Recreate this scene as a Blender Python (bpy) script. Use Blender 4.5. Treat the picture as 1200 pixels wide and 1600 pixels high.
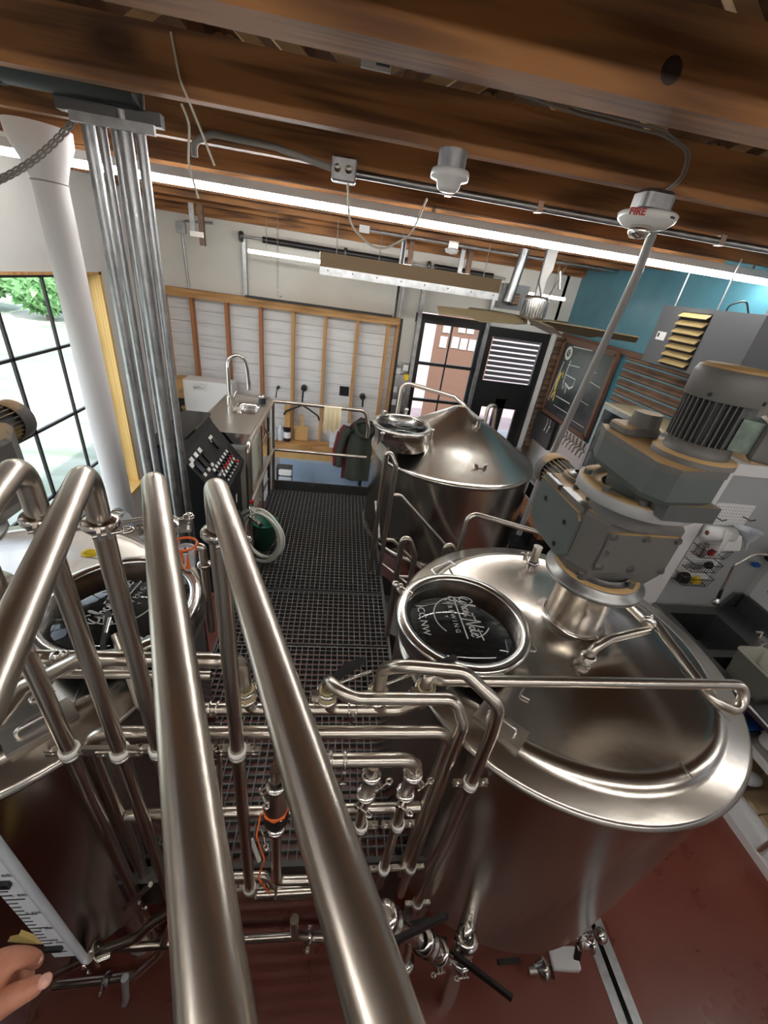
import bpy, bmesh, math, random
from mathutils import Vector, Matrix
random.seed(7)
for o in list(bpy.data.objects): bpy.data.objects.remove(o)
SC = bpy.context.scene; COL = SC.collection
PI = math.pi; V = Vector
# ---------------------------------------------------------------- camera, light, exposure
cd = bpy.data.cameras.new('camera'); cam = bpy.data.objects.new('camera', cd); COL.objects.link(cam); SC.camera = cam
cd.sensor_fit = 'HORIZONTAL'; cd.sensor_width = 36; cd.lens = 18.93; cd.clip_start = .02; cd.clip_end = 200
cam.matrix_world = Matrix(((0.988235, -0.070924, -0.135502, 0), (-0.081359, 0.506429, -0.858435, 0), (0.129506, 0.859360, 0.494700, 0), (0, 0, 0, 1)))
EXPOSURE = 0.15; LED_POWER = 54; ADDED_REAR_LED = 27; SKY = .55; SUN = 4.5
W = bpy.data.worlds.new('sky'); SC.world = W; W.use_nodes = True
wn = W.node_tree.nodes; sk = wn.new('ShaderNodeTexSky'); sk.sky_type = 'NISHITA'; sk.sun_disc = False
sk.sun_elevation = math.radians(52); sk.sun_rotation = math.radians(200); sk.altitude = 100
hz = wn.new('ShaderNodeHueSaturation'); hz.inputs['Saturation'].default_value = .45
W.node_tree.links.new(sk.outputs[0], hz.inputs['Color']); W.node_tree.links.new(hz.outputs[0], wn['Background'].inputs[0]); wn['Background'].inputs[1].default_value = SKY
sl = bpy.data.lights.new('sun', 'SUN'); sl.energy = SUN; sl.angle = math.radians(1); sl.color = (1, .95, .88)
so = bpy.data.objects.new('sun', sl); COL.objects.link(so); so.rotation_euler = (math.radians(38), 0, math.radians(35))
SC.view_settings.view_transform = 'Standard'; SC.view_settings.look = 'None'; SC.view_settings.gamma = 1
SC.view_settings.use_curve_mapping = False; SC.view_settings.exposure = EXPOSURE
# ---------------------------------------------------------------- materials
MATS = {}
def mat(name, col, rough=.5, metal=0, col2=None, sc=(6, 6, 6), detail=4, lo=.35, hi=.65, bump=0, bsc=None, aniso=0, coat=0, rvar=0, bdist=.01, emit=None, spec=.5, ramp_pow=1):
    m = bpy.data.materials.new(name); m.use_nodes = True; nt = m.node_tree; n = nt.nodes; L = nt.links
    p = n['Principled BSDF']; p.inputs['Base Color'].default_value = (*col, 1); p.inputs['Roughness'].default_value = rough
    p.inputs['Metallic'].default_value = metal; p.inputs['Anisotropic'].default_value = aniso
    p.inputs['Coat Weight'].default_value = coat; p.inputs['Specular IOR Level'].default_value = spec
    if col2 or bump or rvar:
        tc = n.new('ShaderNodeTexCoord'); mp = n.new('ShaderNodeMapping'); mp.inputs['Scale'].default_value = sc
        L.new(tc.outputs['Object'], mp.inputs[0])
        nz = n.new('ShaderNodeTexNoise'); nz.inputs['Scale'].default_value = 1; nz.inputs['Detail'].default_value = detail
        nz.inputs['Roughness'].default_value = .6; L.new(mp.outputs[0], nz.inputs[0])
        if col2:
            cr = n.new('ShaderNodeValToRGB'); cr.color_ramp.elements[0].position = lo; cr.color_ramp.elements[1].position = hi
            cr.color_ramp.elements[0].color = (*col2, 1); cr.color_ramp.elements[1].color = (*col, 1)
            L.new(nz.outputs[0], cr.inputs[0]); L.new(cr.outputs[0], p.inputs['Base Color'])
        if rvar:
            mr = n.new('ShaderNodeMapRange'); mr.inputs[3].default_value = rough - rvar; mr.inputs[4].default_value = rough + rvar
            mr.inputs[1].default_value = .3; mr.inputs[2].default_value = .7
            L.new(nz.outputs[0], mr.inputs[0]); L.new(mr.outputs[0], p.inputs['Roughness'])
        if bump:
            b = n.new('ShaderNodeBump'); b.inputs['Strength'].default_value = bump; b.inputs['Distance'].default_value = bdist
            src = nz
            if bsc:
                m2 = n.new('ShaderNodeMapping'); m2.inputs['Scale'].default_value = bsc; L.new(tc.outputs['Object'], m2.inputs[0])
                src = n.new('ShaderNodeTexNoise'); src.inputs['Scale'].default_value = 1; src.inputs['Detail'].default_value = 3; L.new(m2.outputs[0], src.inputs[0])
            L.new(src.outputs[0], b.inputs['Height']); L.new(b.outputs[0], p.inputs['Normal'])
    if emit: p.inputs['Emission Color'].default_value = (*emit[:3], 1); p.inputs['Emission Strength'].default_value = emit[3]
    MATS[name] = m; return m
def wood(name, a, b, axis=0, rough=.6, knots=True, s=1.0):
    """softwood: long grain streaks along an axis, growth-ring waves, a few knots"""
    m = bpy.data.materials.new(name); m.use_nodes = True; nt = m.node_tree; n = nt.nodes; L = nt.links; p = n['Principled BSDF']
    p.inputs['Roughness'].default_value = rough
    tc = n.new('ShaderNodeTexCoord'); mp = n.new('ShaderNodeMapping')
    sc = [38 * s] * 3; sc[axis] = 1.1 * s; mp.inputs['Scale'].default_value = sc; L.new(tc.outputs['Object'], mp.inputs[0])
    nz = n.new('ShaderNodeTexNoise'); nz.inputs['Scale'].default_value = 1; nz.inputs['Detail'].default_value = 6; nz.inputs['Distortion'].default_value = .8
    L.new(mp.outputs[0], nz.inputs[0])
    wv = n.new('ShaderNodeTexWave'); wv.wave_type = 'BANDS'; wv.inputs['Scale'].default_value = .5; wv.inputs['Distortion'].default_value = 9
    wv.inputs['Detail'].default_value = 3; wv.inputs['Detail Scale'].default_value = .6; L.new(mp.outputs[0], wv.inputs[0])
    ad = n.new('ShaderNodeMath'); ad.operation = 'ADD'; ad.inputs[1].default_value = 0
    mu = n.new('ShaderNodeMath'); mu.operation = 'MULTIPLY'; mu.inputs[1].default_value = .45; L.new(wv.outputs['Fac'], mu.inputs[0])
    L.new(nz.outputs[0], ad.inputs[0]); L.new(mu.outputs[0], ad.inputs[1])
    cr = n.new('ShaderNodeValToRGB'); cr.color_ramp.elements[0].position = .42; cr.color_ramp.elements[1].position = .86
    cr.color_ramp.elements[0].color = (*b, 1); cr.color_ramp.elements[1].color = (*a, 1); L.new(ad.outputs[0], cr.inputs[0])
    out = cr.outputs[0]
    if knots:
        m2 = n.new('ShaderNodeMapping'); k = [2.6 * s] * 3; k[axis] = 1.3 * s; m2.inputs['Scale'].default_value = k; L.new(tc.outputs['Object'], m2.inputs[0])
        vo = n.new('ShaderNodeTexVoronoi'); vo.inputs['Scale'].default_value = 1; L.new(m2.outputs[0], vo.inputs[0])
        c2 = n.new('ShaderNodeValToRGB'); c2.color_ramp.elements[0].position = .05; c2.color_ramp.elements[1].position = .12
        c2.color_ramp.elements[0].color = (.12, .1, .1, 1); c2.color_ramp.elements[1].color = (1, 1, 1, 1); L.new(vo.outputs[0], c2.inputs[0])
        mx = n.new('ShaderNodeMixRGB'); mx.blend_type = 'MULTIPLY'; mx.inputs[0].default_value = .8; L.new(out, mx.inputs[1]); L.new(c2.outputs[0], mx.inputs[2]); out = mx.outputs[0]
    L.new(out, p.inputs['Base Color'])
    bp = n.new('ShaderNodeBump'); bp.inputs['Strength'].default_value = .15; bp.inputs['Distance'].default_value = .004; L.new(nz.outputs[0], bp.inputs['Height']); L.new(bp.outputs[0], p.inputs['Normal'])
    MATS[name] = m; return m
def glass(name, tint=(1, 1, 1), refl=1.0):
    m = bpy.data.materials.new(name); m.use_nodes = True; nt = m.node_tree; n = nt.nodes; L = nt.links
    n.remove(n['Principled BSDF']); out = n['Material Output']
    t = n.new('ShaderNodeBsdfTransparent'); t.inputs[0].default_value = (*tint, 1); g = n.new('ShaderNodeBsdfGlossy'); g.inputs['Roughness'].default_value = .02
    f = n.new('ShaderNodeFresnel'); f.inputs[0].default_value = 1.45; mx = n.new('ShaderNodeMixShader'); ge = n.new('ShaderNodeNewGeometry')
    fb = n.new('ShaderNodeMixRGB'); fb.inputs[2].default_value = (0, 0, 0, 1); L.new(ge.outputs['Backfacing'], fb.inputs[0]); L.new(f.outputs[0], fb.inputs[1])
    L.new(fb.outputs[0], mx.inputs[0]); L.new(t.outputs[0], mx.inputs[1]); L.new(g.outputs[0], mx.inputs[2]); L.new(mx.outputs[0], out.inputs[0])
    MATS[name] = m; return m
def dusty(name, col, dust, rough=.55, lo=.55, hi=.85):
    """cast metal paint with grain dust lying on upward faces"""
    m = mat(name, col, rough, 0, bump=.08, sc=(60, 60, 60)); nt = m.node_tree; n = nt.nodes; L = nt.links; p = n['Principled BSDF']
    ge = n.new('ShaderNodeNewGeometry'); sx = n.new('ShaderNodeSeparateXYZ'); L.new(ge.outputs['True Normal'], sx.inputs[0])
    tc = n.new('ShaderNodeTexCoord'); nz = n.new('ShaderNodeTexNoise'); nz.inputs['Scale'].default_value = 14; nz.inputs['Detail'].default_value = 5; L.new(tc.outputs['Object'], nz.inputs[0])
    mu = n.new('ShaderNodeMath'); mu.operation = 'MULTIPLY_ADD'; mu.inputs[1].default_value = .7; mu.inputs[2].default_value = -.35; L.new(nz.outputs[0], mu.inputs[0])
    ad = n.new('ShaderNodeMath'); ad.operation = 'ADD'; L.new(sx.outputs[2], ad.inputs[0]); L.new(mu.outputs[0], ad.inputs[1])
    cr = n.new('ShaderNodeValToRGB'); cr.color_ramp.elements[0].position = lo; cr.color_ramp.elements[1].position = hi
    cr.color_ramp.elements[0].color = (*col, 1); cr.color_ramp.elements[1].color = (*dust, 1); L.new(ad.outputs[0], cr.inputs[0]); L.new(cr.outputs[0], p.inputs['Base Color'])
    return m
mat('steel', (.60, .56, .51), .32, 1, aniso=.3)
mat('tank_steel', (.60, .555, .50), .23, 1, sc=(3, 3, .4), detail=2, aniso=.45, bump=.35, bsc=(7, 7, .35), bdist=.004)
mat('pipe_steel', (.64, .58, .51), .28, 1)
mat('bright_steel', (.76, .73, .69), .2, 1)
mat('pale_gasket', (.85, .83, .78), .5)
mat('old_gasket', (.52, .42, .24), .5)
mat('galv', (.52, .53, .54), .38, 1, col2=(.36, .37, .38), sc=(14, 14, 14), rvar=.08)
mat('black', (.012, .012, .013), .4)
mat('black_gloss', (.008, .008, .009), .12)
mat('panel_black', (.010, .010, .011), .5, spec=.3)
mat('rubber', (.02, .02, .02), .7)
mat('grate', (.10, .10, .098), .45)
mat('dark_metal', (.13, .13, .13), .4, .8)
mat('white_paint', (.74, .74, .72), .6, col2=(.66, .66, .64), sc=(1.3, 1.3, 1.3), bump=.03, bsc=(90, 90, 90))
mat('cream_paint', (.76, .745, .70), .65, col2=(.66, .63, .56), sc=(.9, .9, .9), lo=.25, hi=.55, bump=.03, bsc=(90, 90, 90))
mat('white', (.86, .86, .85), .45)
mat('white_gloss', (.83, .83, .81), .25)
mat('column_white', (.78, .75, .75), .5, bump=.06, sc=(60, 60, 60))
mat('shiplap', (.74, .75, .76), .7, col2=(.60, .60, .60), sc=(2.5, 30, 18), lo=.3, hi=.5, bump=.1)
mat('blue_wall', (.10, .30, .38), .38, col2=(.075, .23, .30), sc=(2, 2, 2), bump=.05, bsc=(40, 40, 40))
mat('floor_red', (.20, .055, .036), .34, col2=(.165, .043, .028), sc=(2.3, 2.3, 2.3), rvar=.1, bump=.04, bsc=(120, 120, 120))
mat('floor_tan', (.56, .42, .24), .4, col2=(.46, .33, .18), sc=(3, 3, 3))
mat('rust', (.30, .185, .12), .55, .35, col2=(.16, .10, .075), sc=(9, 4, 9), rvar=.1)
mat('blue_reflection', (.17, .33, .40), .5, .3)  # tint of the reflections painted on the corrugated sheet
mat('heater_gray', (.13, .135, .145), .42, .3)
mat('louvre_tan', (.36, .27, .12), .5)
mat('wall_gray', (.42, .43, .43), .6); mat('sink_steel', (.23, .23, .235), .35, 1); mat('frame_brown', (.16, .075, .045), .5)
mat('led', (1, 1, 1), .5, emit=(1, .98, .94, LED_POWER))
mat('led_added_rear', (1, 1, 1), .5, emit=(1, .96, .90, ADDED_REAR_LED))  # for the unseen tubes added behind the camera
mat('led_added_room', (1, 1, 1), .5, emit=(1, .97, .92, 40))  # for the unseen tube added over the sink room
mat('led_small', (1, 1, 1), .5, emit=(1, .97, .90, 9))
mat('chalk_black', (.025, .026, .028), .35, col2=(.06, .06, .062), sc=(4, 4, 4), lo=.3, hi=.6)
mat('chalk', (.8, .8, .78), .8)
mat('straw', (.75, .55, .12), .8)
mat('brass', (.50, .33, .12), .35, .8)
mat('red', (.55, .03, .03), .4); mat('yellow', (.85, .60, .02), .4); mat('orange', (.85, .16, .03), .45)
mat('green', (.005, .11, .065), .4); mat('blue_plastic', (.01, .10, .42), .35); mat('navy_bag', (.015, .035, .19), .35)
mat('hose_white', (.76, .78, .72), .35); mat('beige', (.62, .60, .50), .5); mat('bin_gray', (.36, .35, .29), .5)
mat('light_blue', (.36, .50, .66), .4)
mat('clear_plastic', (.62, .66, .70), .25)
mat('ruler_white', (.80, .83, .87), .5)
mat('olive', (.052, .062, .044), .9, col2=(.035, .042, .03), sc=(8, 8, 2)); mat('maroon', (.13, .02, .03), .85)
mat('cloth', (.72, .60, .38), .85); mat('paper', (.86, .86, .85), .8); mat('card', (.45, .30, .18), .8)
mat('tag_gold', (.56, .41, .14), .5)
mat('copper', (.19, .085, .055), .6, .4)
mat('skin', (.52, .235, .15), .5, col2=(.44, .17, .10), sc=(45, 45, 45), bump=.1); mat('nail', (.66, .36, .28), .3)
mat('fan_brown', (.13, .10, .055), .5); mat('bar_wood', (.33, .13, .04), .35, col2=(.22, .08, .025), sc=(20, 2, 20))
mat('conduit_gray', (.33, .32, .31), .45, .2)
mat('sleeve', (.02, .022, .03), .9)
mat('patio', (.50, .36, .34), .8, col2=(.42, .30, .29), sc=(2, 2, 2)); mat('outside_brown', (.24, .13, .09), .8)
mat('grass', (.42, .47, .40), .95, col2=(.27, .33, .25), sc=(.5, 2.2, 1), detail=8, lo=.35, hi=.62)
mat('gravel', (.62, .60, .56), .95, col2=(.60, .58, .54), sc=(2, 2, 2))
mat('leaf', (.27, .50, .22), .6, col2=(.16, .38, .13), sc=(3, 3, 3)); mat('bark', (.16, .12, .09), .9)
mat('wire_white', (.72, .68, .58), .5); mat('wire_gray', (.30, .28, .25), .5)
mat('knot_dark', (.035, .018, .010), .6); mat('brown_board', (.10, .058, .018), .6)
wood('beam', (.40, .17, .05), (.15, .058, .018), 0, .55, True, .8)
wood('stud', (.58, .32, .125), (.40, .20, .07), 2, .6, True, 1.2)
wood('stud_red', (.42, .17, .065), (.30, .11, .04), 2, .6, True, 1.2)
wood('plate_wood', (.52, .29, .11), (.35, .17, .055), 0, .6, True, .9)
wood('pine', (.80, .55, .20), (.64, .40, .12), 2, .5, True, .8)
wood('deck_wood', (.17, .08, .035), (.10, .045, .02), 1, .8, False, 1)
wood('web_wood', (.55, .36, .19), (.40, .25, .12), 0, .7, False, 1)
wood('board_wood', (.62, .38, .15), (.48, .27, .09), 2, .55, False, 1.5)
glass('pane_glass', (.97, .98, .98)); glass('jar_glass', (.9, .92, .92))
dusty('cast_gray', (.115, .108, .10), (.48, .30, .125)); dusty('cast_green', (.085, .10, .095), (.48, .30, .125)); dusty('cast_dark', (.08, .08, .078), (.30, .22, .13), lo=.8, hi=1.1)
dusty('cream_top', (.55, .49, .36), (.62, .52, .34)); mat('cast_verd', (.24, .31, .26), .6, col2=(.13, .17, .14), sc=(25, 25, 25))
mat('flange_steel', (.30, .30, .295), .38, 1); dusty('flange_dusty', (.34, .34, .335), (.50, .32, .13), lo=.7, hi=.9)
# ---------------------------------------------------------------- mesh helpers
class MB:
    """collects shapes and links them as one mesh object"""
    def __init__(s): s.v = []; s.f = []; s.sm = []
    def add(s, vs, fs, sm=False):
        k = len(s.v); s.v += [V(v) for v in vs]; s.f += [[i + k for i in f] for f in fs]; s.sm += [sm] * len(fs); return s
    def box(s, c, d, ax=None):
        """box of centre c and full sizes d, optional axes"""
        ax = ax or (V((1, 0, 0)), V((0, 1, 0)), V((0, 0, 1))); c = V(c); vs = []
        for z in (-.5, .5):
            for y in (-.5, .5):
                for x in (-.5, .5): vs.append(c + ax[0] * (x * d[0]) + ax[1] * (y * d[1]) + ax[2] * (z * d[2]))
        return s.add(vs, [(0, 2, 3, 1), (4, 5, 7, 6), (0, 1, 5, 4), (2, 6, 7, 3), (0, 4, 6, 2), (1, 3, 7, 5)])
    def bb(s, x0, x1, y0, y1, z0, z1): return s.box(((x0 + x1) / 2, (y0 + y1) / 2, (z0 + z1) / 2), (abs(x1 - x0), abs(y1 - y0), abs(z1 - z0)))
    def rbox(s, c, d, r, ax=None, seg=3):
        """box with rounded vertical edges and a small chamfer on top and bottom"""
        ax = ax or (V((1, 0, 0)), V((0, 1, 0)), V((0, 0, 1))); c = V(c); P = []
        for (sx, sy, a0) in ((1, 1, 0), (-1, 1, 90), (-1, -1, 180), (1, -1, 270)):
            for k in range(seg + 1):
                a = math.radians(a0 + 90 * k / seg); P.append((sx * (d[0] / 2 - r) + r * math.cos(a), sy * (d[1] / 2 - r) + r * math.sin(a)))
        h = min(r, d[2] * .3) * .6; n = len(P); vs = []
        for z, q in ((-d[2] / 2, 1 - 2 * h / max(d[0], d[1])), (-d[2] / 2 + h, 1), (d[2] / 2 - h, 1), (d[2] / 2, 1 - 2 * h / max(d[0], d[1]))):
            for x, y in P: vs.append(c + ax[0] * (x * q) + ax[1] * (y * q) + ax[2] * z)
        fs = [list(range(n))[::-1], list(range(3 * n, 4 * n))]
        for j in range(3):
            for i in range(n): fs.append((j * n + i, j * n + (i + 1) % n, (j + 1) * n + (i + 1) % n, (j + 1) * n + i))
        return s.add(vs, fs)
    def prism(s, pts, vec, sm=False):
        """polygon (3-D points) pushed along vec"""
        n = len(pts); P = [V(p) for p in pts]; vec = V(vec)
        fs = [list(range(n))[::-1], list(range(n, 2 * n))] + [(i, (i + 1) % n, n + (i + 1) % n, n + i) for i in range(n)]
        return s.add(P + [p + vec for p in P], fs, sm)
    def cyl(s, a, b, r, r2=None, n=16, cap=True):
        a, b = V(a), V(b); r2 = r if r2 is None else r2; d = (b - a).normalized(); u = d.orthogonal().normalized(); w = d.cross(u); vs = []
        for c, q in ((a, r), (b, r2)):
            for i in range(n): t = 2 * PI * i / n; vs.append(c + u * (q * math.cos(t)) + w * (q * math.sin(t)))
        s.add(vs, [(i, (i + 1) % n, n + (i + 1) % n, n + i) for i in range(n)], True)
        if cap: s.add(vs, [list(range(n))[::-1], list(range(n, 2 * n))])
        return s
    def lathe(s, prof, c=(0, 0, 0), axis=(0, 0, 1), n=48, a0=0, a1=2 * PI):
        """profile of (radius, height) turned about an axis"""
        c = V(c); d = V(axis).normalized(); u = V((1, 0, 0)) if abs(d.z) > .9 else d.orthogonal().normalized(); w = d.cross(u); m = len(prof); vs = []
        full = a1 - a0 > 6.28; N = n if full else n + 1
        for i in range(N):
            t = a0 + (a1 - a0) * i / n
            for r, h in prof: vs.append(c + d * h + u * (r * math.cos(t)) + w * (r * math.sin(t)))
        fs = []
        for i in range(n):
            j = (i + 1) % N
            for k in range(m - 1): fs.append((i * m + k, j * m + k, j * m + k + 1, i * m + k + 1))
        return s.add(vs, fs, True)
    def tube(s, pts, r, bend=.05, n=12, seg=6, cap=True, closed=False):
        """round bar along a polyline whose corners are bent to a radius"""
        P = [V(p) for p in pts]; path = []
        for i, p in enumerate(P):
            if i in (0, len(P) - 1) or bend <= 0: path.append(p); continue
            a, b = P[i - 1] - p, P[i + 1] - p; la, lb = a.length, b.length; a.normalize(); b.normalize()
            ang = a.angle(b, PI)
            if ang > PI - .03: path.append(p); continue
            t = min(bend / math.tan(ang / 2), la * .48, lb * .48); R = t * math.tan(ang / 2)
            bis = (a + b).normalized(); cen = p + bis * (R / math.sin(ang / 2)); v0 = (p + a * t) - cen; v1 = (p + b * t) - cen; tot = v0.angle(v1)
            for k in range(seg + 1):
                q = k / seg; path.append(cen + (v0 * math.sin((1 - q) * tot) + v1 * math.sin(q * tot)) / max(math.sin(tot), 1e-6))
        return s.sweep(path, r, n, cap, closed)
    def sweep(s, path, r, n=12, cap=True, closed=False):
        path = [V(p) for p in path]; u = None; vs = []; m = len(path)
        for i, p in enumerate(path):
            if closed: d = path[(i + 1) % m] - path[i - 1]
            else: d = path[min(i + 1, m - 1)] - path[max(i - 1, 0)]
            d.normalize()
            if u is None: u = d.orthogonal().normalized()
            u = (u - d * u.dot(d)).normalized(); w = d.cross(u); q = r(i / max(m - 1, 1)) if callable(r) else r
            for k in range(n): t = 2 * PI * k / n; vs.append(p + u * (q * math.cos(t)) + w * (q * math.sin(t)))
        fs = []
        for i in range(m if closed else m - 1):
            j = (i + 1) % m
            for k in range(n): fs.append((i * n + k, i * n + (k + 1) % n, j * n + (k + 1) % n, j * n + k))
        s.add(vs, fs, True)
        if cap and not closed: s.add(vs, [list(range(n))[::-1], list(range((m - 1) * n, m * n))])
        return s
    def ball(s, c, r, n=12, sq=(1, 1, 1)):
        m = n // 2; vs = []; c = V(c)
        for i in range(m + 1):
            for k in range(n):
                a, b = PI * i / m, 2 * PI * k / n; vs.append(c + V((r * sq[0] * math.sin(a) * math.cos(b), r * sq[1] * math.sin(a) * math.sin(b), r * sq[2] * math.cos(a))))
        return s.add(vs, [(i * n + k, (i + 1) * n + k, (i + 1) * n + (k + 1) % n, i * n + (k + 1) % n) for i in range(m) for k in range(n)], True)
    def text(s, t, size, org, xd, yd, depth=.0006, align='CENTER', bold=0):
        cu = bpy.data.curves.new('t', 'FONT'); cu.body = t; cu.size = size; cu.align_x = align; cu.align_y = 'CENTER'; cu.resolution_u = 2; cu.offset = bold
        ob = bpy.data.objects.new('t', cu); me = ob.to_mesh(); xd = V(xd).normalized(); yd = V(yd).normalized(); nd = xd.cross(yd) * depth; org = V(org)
        s.add([org + xd * v.co.x + yd * v.co.y + nd for v in me.vertices], [list(p.vertices) for p in me.polygons])
        ob.to_mesh_clear(); bpy.data.objects.remove(ob); bpy.data.curves.remove(cu); return s
    def ribbon(s, pts, w, org, xd, yd, h=.0008):
        """flat stroke through 2-D points laid on a plane"""
        xd, yd = V(xd).normalized(), V(yd).normalized(); nd = xd.cross(yd) * h; org = V(org); P = [V((p[0], p[1])) for p in pts]; vs = []
        for i, p in enumerate(P):
            d = (P[min(i + 1, len(P) - 1)] - P[max(i - 1, 0)]).normalized(); q = V((-d.y, d.x)) * (w / 2)
            for e in (p + q, p - q): vs.append(org + xd * e.x + yd * e.y + nd)
        return s.add(vs, [(2 * i, 2 * i + 1, 2 * i + 3, 2 * i + 2) for i in range(len(P) - 1)])
    def build(s, name, m, parent=None, smooth=None):
        me = bpy.data.meshes.new(name); o0 = ORG.get(parent.name, V((0, 0, 0))) if parent else V((0, 0, 0))
        me.from_pydata([tuple(v - o0) for v in s.v], [], s.f); me.update()
        me.polygons.foreach_set('use_smooth', s.sm); me.materials.append(MATS[m])
        o = bpy.data.objects.new(name, me); COL.objects.link(o); o.parent = parent; ORG[o.name] = o0; return o
ORG = {}
def tag(o, label=None, cat=None, group=None, kind=None):
    for k, v in (('label', label), ('category', cat), ('group', group), ('kind', kind)):
        if v: o[k] = v
    return o
def thing(name, label, cat, loc, group=None):
    o = bpy.data.objects.new(name, None); COL.objects.link(o); o.location = loc; o.empty_display_size = .05; ORG[o.name] = V(loc)
    return tag(o, label, cat, group)
def solo(mb, name, m, label, cat, group=None, loc=None):
    """a thing that is one mesh, with its origin at loc"""
    if loc is not None:
        ORG['_'] = V(loc)
        class P: name = '_'
        me_o = V(loc); mb.v = [v - me_o for v in mb.v]; o = mb.build(name, m); o.location = loc; ORG[o.name] = V(loc)
    else: o = mb.build(name, m)
    return tag(o, label, cat, group)
def struct(mb, name, m, parent=None): return tag(mb.build(name, m, parent), kind=None if parent else 'structure')
def copy_tree(o, loc=None, label=None, parent=None):
    c = o.copy(); COL.objects.link(c)
    if parent: c.parent = parent
    if loc is not None: c.location = loc
    if label: c['label'] = label
    for ch in list(o.children): copy_tree(ch, None, None, c)
    return c
# ================================================================ THE SETTING
FZ = -3.30; BW = 5.84; LX = -2.2; CB = .42
struct(MB().bb(-2.5, 8, -4.5, BW + .2, FZ - .1, FZ), 'floor', 'floor_red')
trench = struct(MB().bb(1.745, 1.885, -1.5, 2.0, FZ - .001, FZ + .004), 'trim_1', 'galv'); 
struct(MB().bb(1.80, 1.83, -1.5, 2.0, FZ + .002, FZ + .006), 'drain_slot', 'black_gloss', trench)
# unseen floor under the camera, added to shade the lower left
struct(MB().bb(-2.2, .95, -4.5, .04, -1.75, -1.68), 'shade_platform', 'dark_metal')
# walls ----------------------------------------------------------
wb = struct(MB().bb(-2.4, 1.03, BW, BW + .15, FZ, .9).bb(1.03, 2.88, BW, BW + .15, -.30, .9).bb(2.84, 8, BW, BW + .15, FZ, .9), 'wall_back', 'cream_paint')
struct(MB().bb(.60, 1.05, BW - .012, BW + .001, FZ, -.95), 'painted_panel', 'galv', wb)
wl = struct(MB().bb(LX - .14, LX, -4.5, .6, FZ, .9).bb(LX - .14, LX, 4.46, BW + .1, FZ, .9).bb(LX - .14, LX, .6, 4.46, -.28, .9).bb(LX - .14, LX, .6, 4.46, FZ, -2.38), 'wall_left', 'white_paint')
wr = struct(MB().bb(3.04, 3.2, 2.99, BW, FZ, .9).bb(3.04, 3.2, 2.25, 2.99, -.12, .9), 'wall_right', 'blue_wall')
struct(MB().bb(-2.5, 8, -4.6, -4.5, FZ, .9), 'wall_rear', 'white_paint')
struct(MB().bb(7.9, 8, -4.5, BW, FZ, .9), 'wall_far_right', 'white_paint')
wp = struct(MB().bb(3.06, 5.2, 2.78, 2.95, FZ, -1.0), 'wall_partition', 'wall_gray')
struct(MB().bb(3.03, 3.235, 2.742, 2.985, FZ, -1.0), 'end_trim', 'white', wp)
struct(MB().bb(3.06, 5.2, 2.74, 2.98, -1.0, -.90), 'cap_board', 'white', wp)
ws = struct(MB().bb(4.18, 4.3, -1.5, 2.78, FZ, -.9), 'wall_sink', 'white_paint')
# ceiling --------------------------------------------------------
ce = struct(MB().bb(-2.5, 8, -4.5, BW + .2, 1.15, 1.2), 'ceiling', 'deck_wood')
for k in range(-4, 8):
    y = 1.30 + .593 * k; th = .105 if k == 0 else .05
    j = MB().bb(-2.3, 5.5, y - th, y, CB, CB + .155).build('joist', 'beam', ce); j['kind'] = 'structure'
    for i in range(8):
        x = -2.1 + i * .85; d = .42 if i % 2 else -.42
        a, b = V((x - d, y - .03, CB + .14)), V((x + d, y - .03, 1.14)); ax = (b - a).normalized(); up = V((0, 1, 0))
        MB().box((a + b) / 2, ((b - a).length, .035, .06), (ax, up, ax.cross(up))).build('web_strut', 'web_wood', ce)
MB().bb(-2.2, 3.04, BW - .07, BW - .002, .35, .62).build('ledger', 'beam', ce)
for i in range(9):
    MB().bb(-2.2 + i * .62, -2.16 + i * .62, -4.4, BW, 1.0, 1.15).build('purlin', 'deck_wood', ce)
# framed lower part of the back wall -----------------------------
struct(MB().bb(-2.19, .745, 5.66, 5.80, -.445, -.40), 'top_plate', 'plate_wood', wb)
struct(MB().bb(-2.19, .745, 5.67, 5.80, -.49, -.447), 'lower_plate', 'plate_wood', wb)
for k in range(20):
    z = -.49 - .142 * (k + 1)
    struct(MB().bb(-2.19, .74, 5.802 + .002 * (k % 2), 5.828, z + .004, z + .142), 'shiplap_board', 'shiplap', wb)
for i, x in enumerate((-2.16, -1.84, -1.43, -1.02, -.615, -.21, .20, .60, .72)):
    struct(MB().bb(x - .019, x + .019, 5.70, 5.80, -2.3 if i > 2 else -2.3, -.49), 'stud', 'stud_red' if i in (1, 2, 3) else 'stud', wb)
# window in the left wall ----------------------------------------
w1 = struct(MB().bb(-2.37, -2.33, .6, 4.42, -2.37, -2.33).bb(-2.37, -2.33, .6, 4.42, -.33, -.28).bb(-2.37, -2.33, 4.36, 4.42, -2.37, -.28).bb(-2.36, -2.31, .6, .64, -2.37, -.28), 'window_1', 'black')
for y in (3.83, 3.28, 2.73, 2.18, 1.63, 1.08): struct(MB().bb(-2.345, -2.325, y - .011, y + .011, -2.35, -.3), 'mullion', 'black', w1)
for z in (-.845, -1.40, -1.955): struct(MB().bb(-2.345, -2.325, .62, 4.37, z - .011, z + .011), 'mullion', 'black', w1)
struct(MB().bb(-2.338, -2.332, .62, 4.37, -2.35, -.3), 'pane', 'pane_glass', w1)
struct(MB().bb(-2.37, -2.195, 4.42, 4.46, -2.38, -.27), 'jamb_board', 'pine', w1)
struct(MB().bb(-2.37, -2.15, .6, 4.46, -2.41, -2.37), 'sill_board', 'pine', w1)
struct(MB().bb(-2.37, -2.195, .6, 4.46, -.295, -.275), 'head_board', 'stud', w1)
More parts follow.
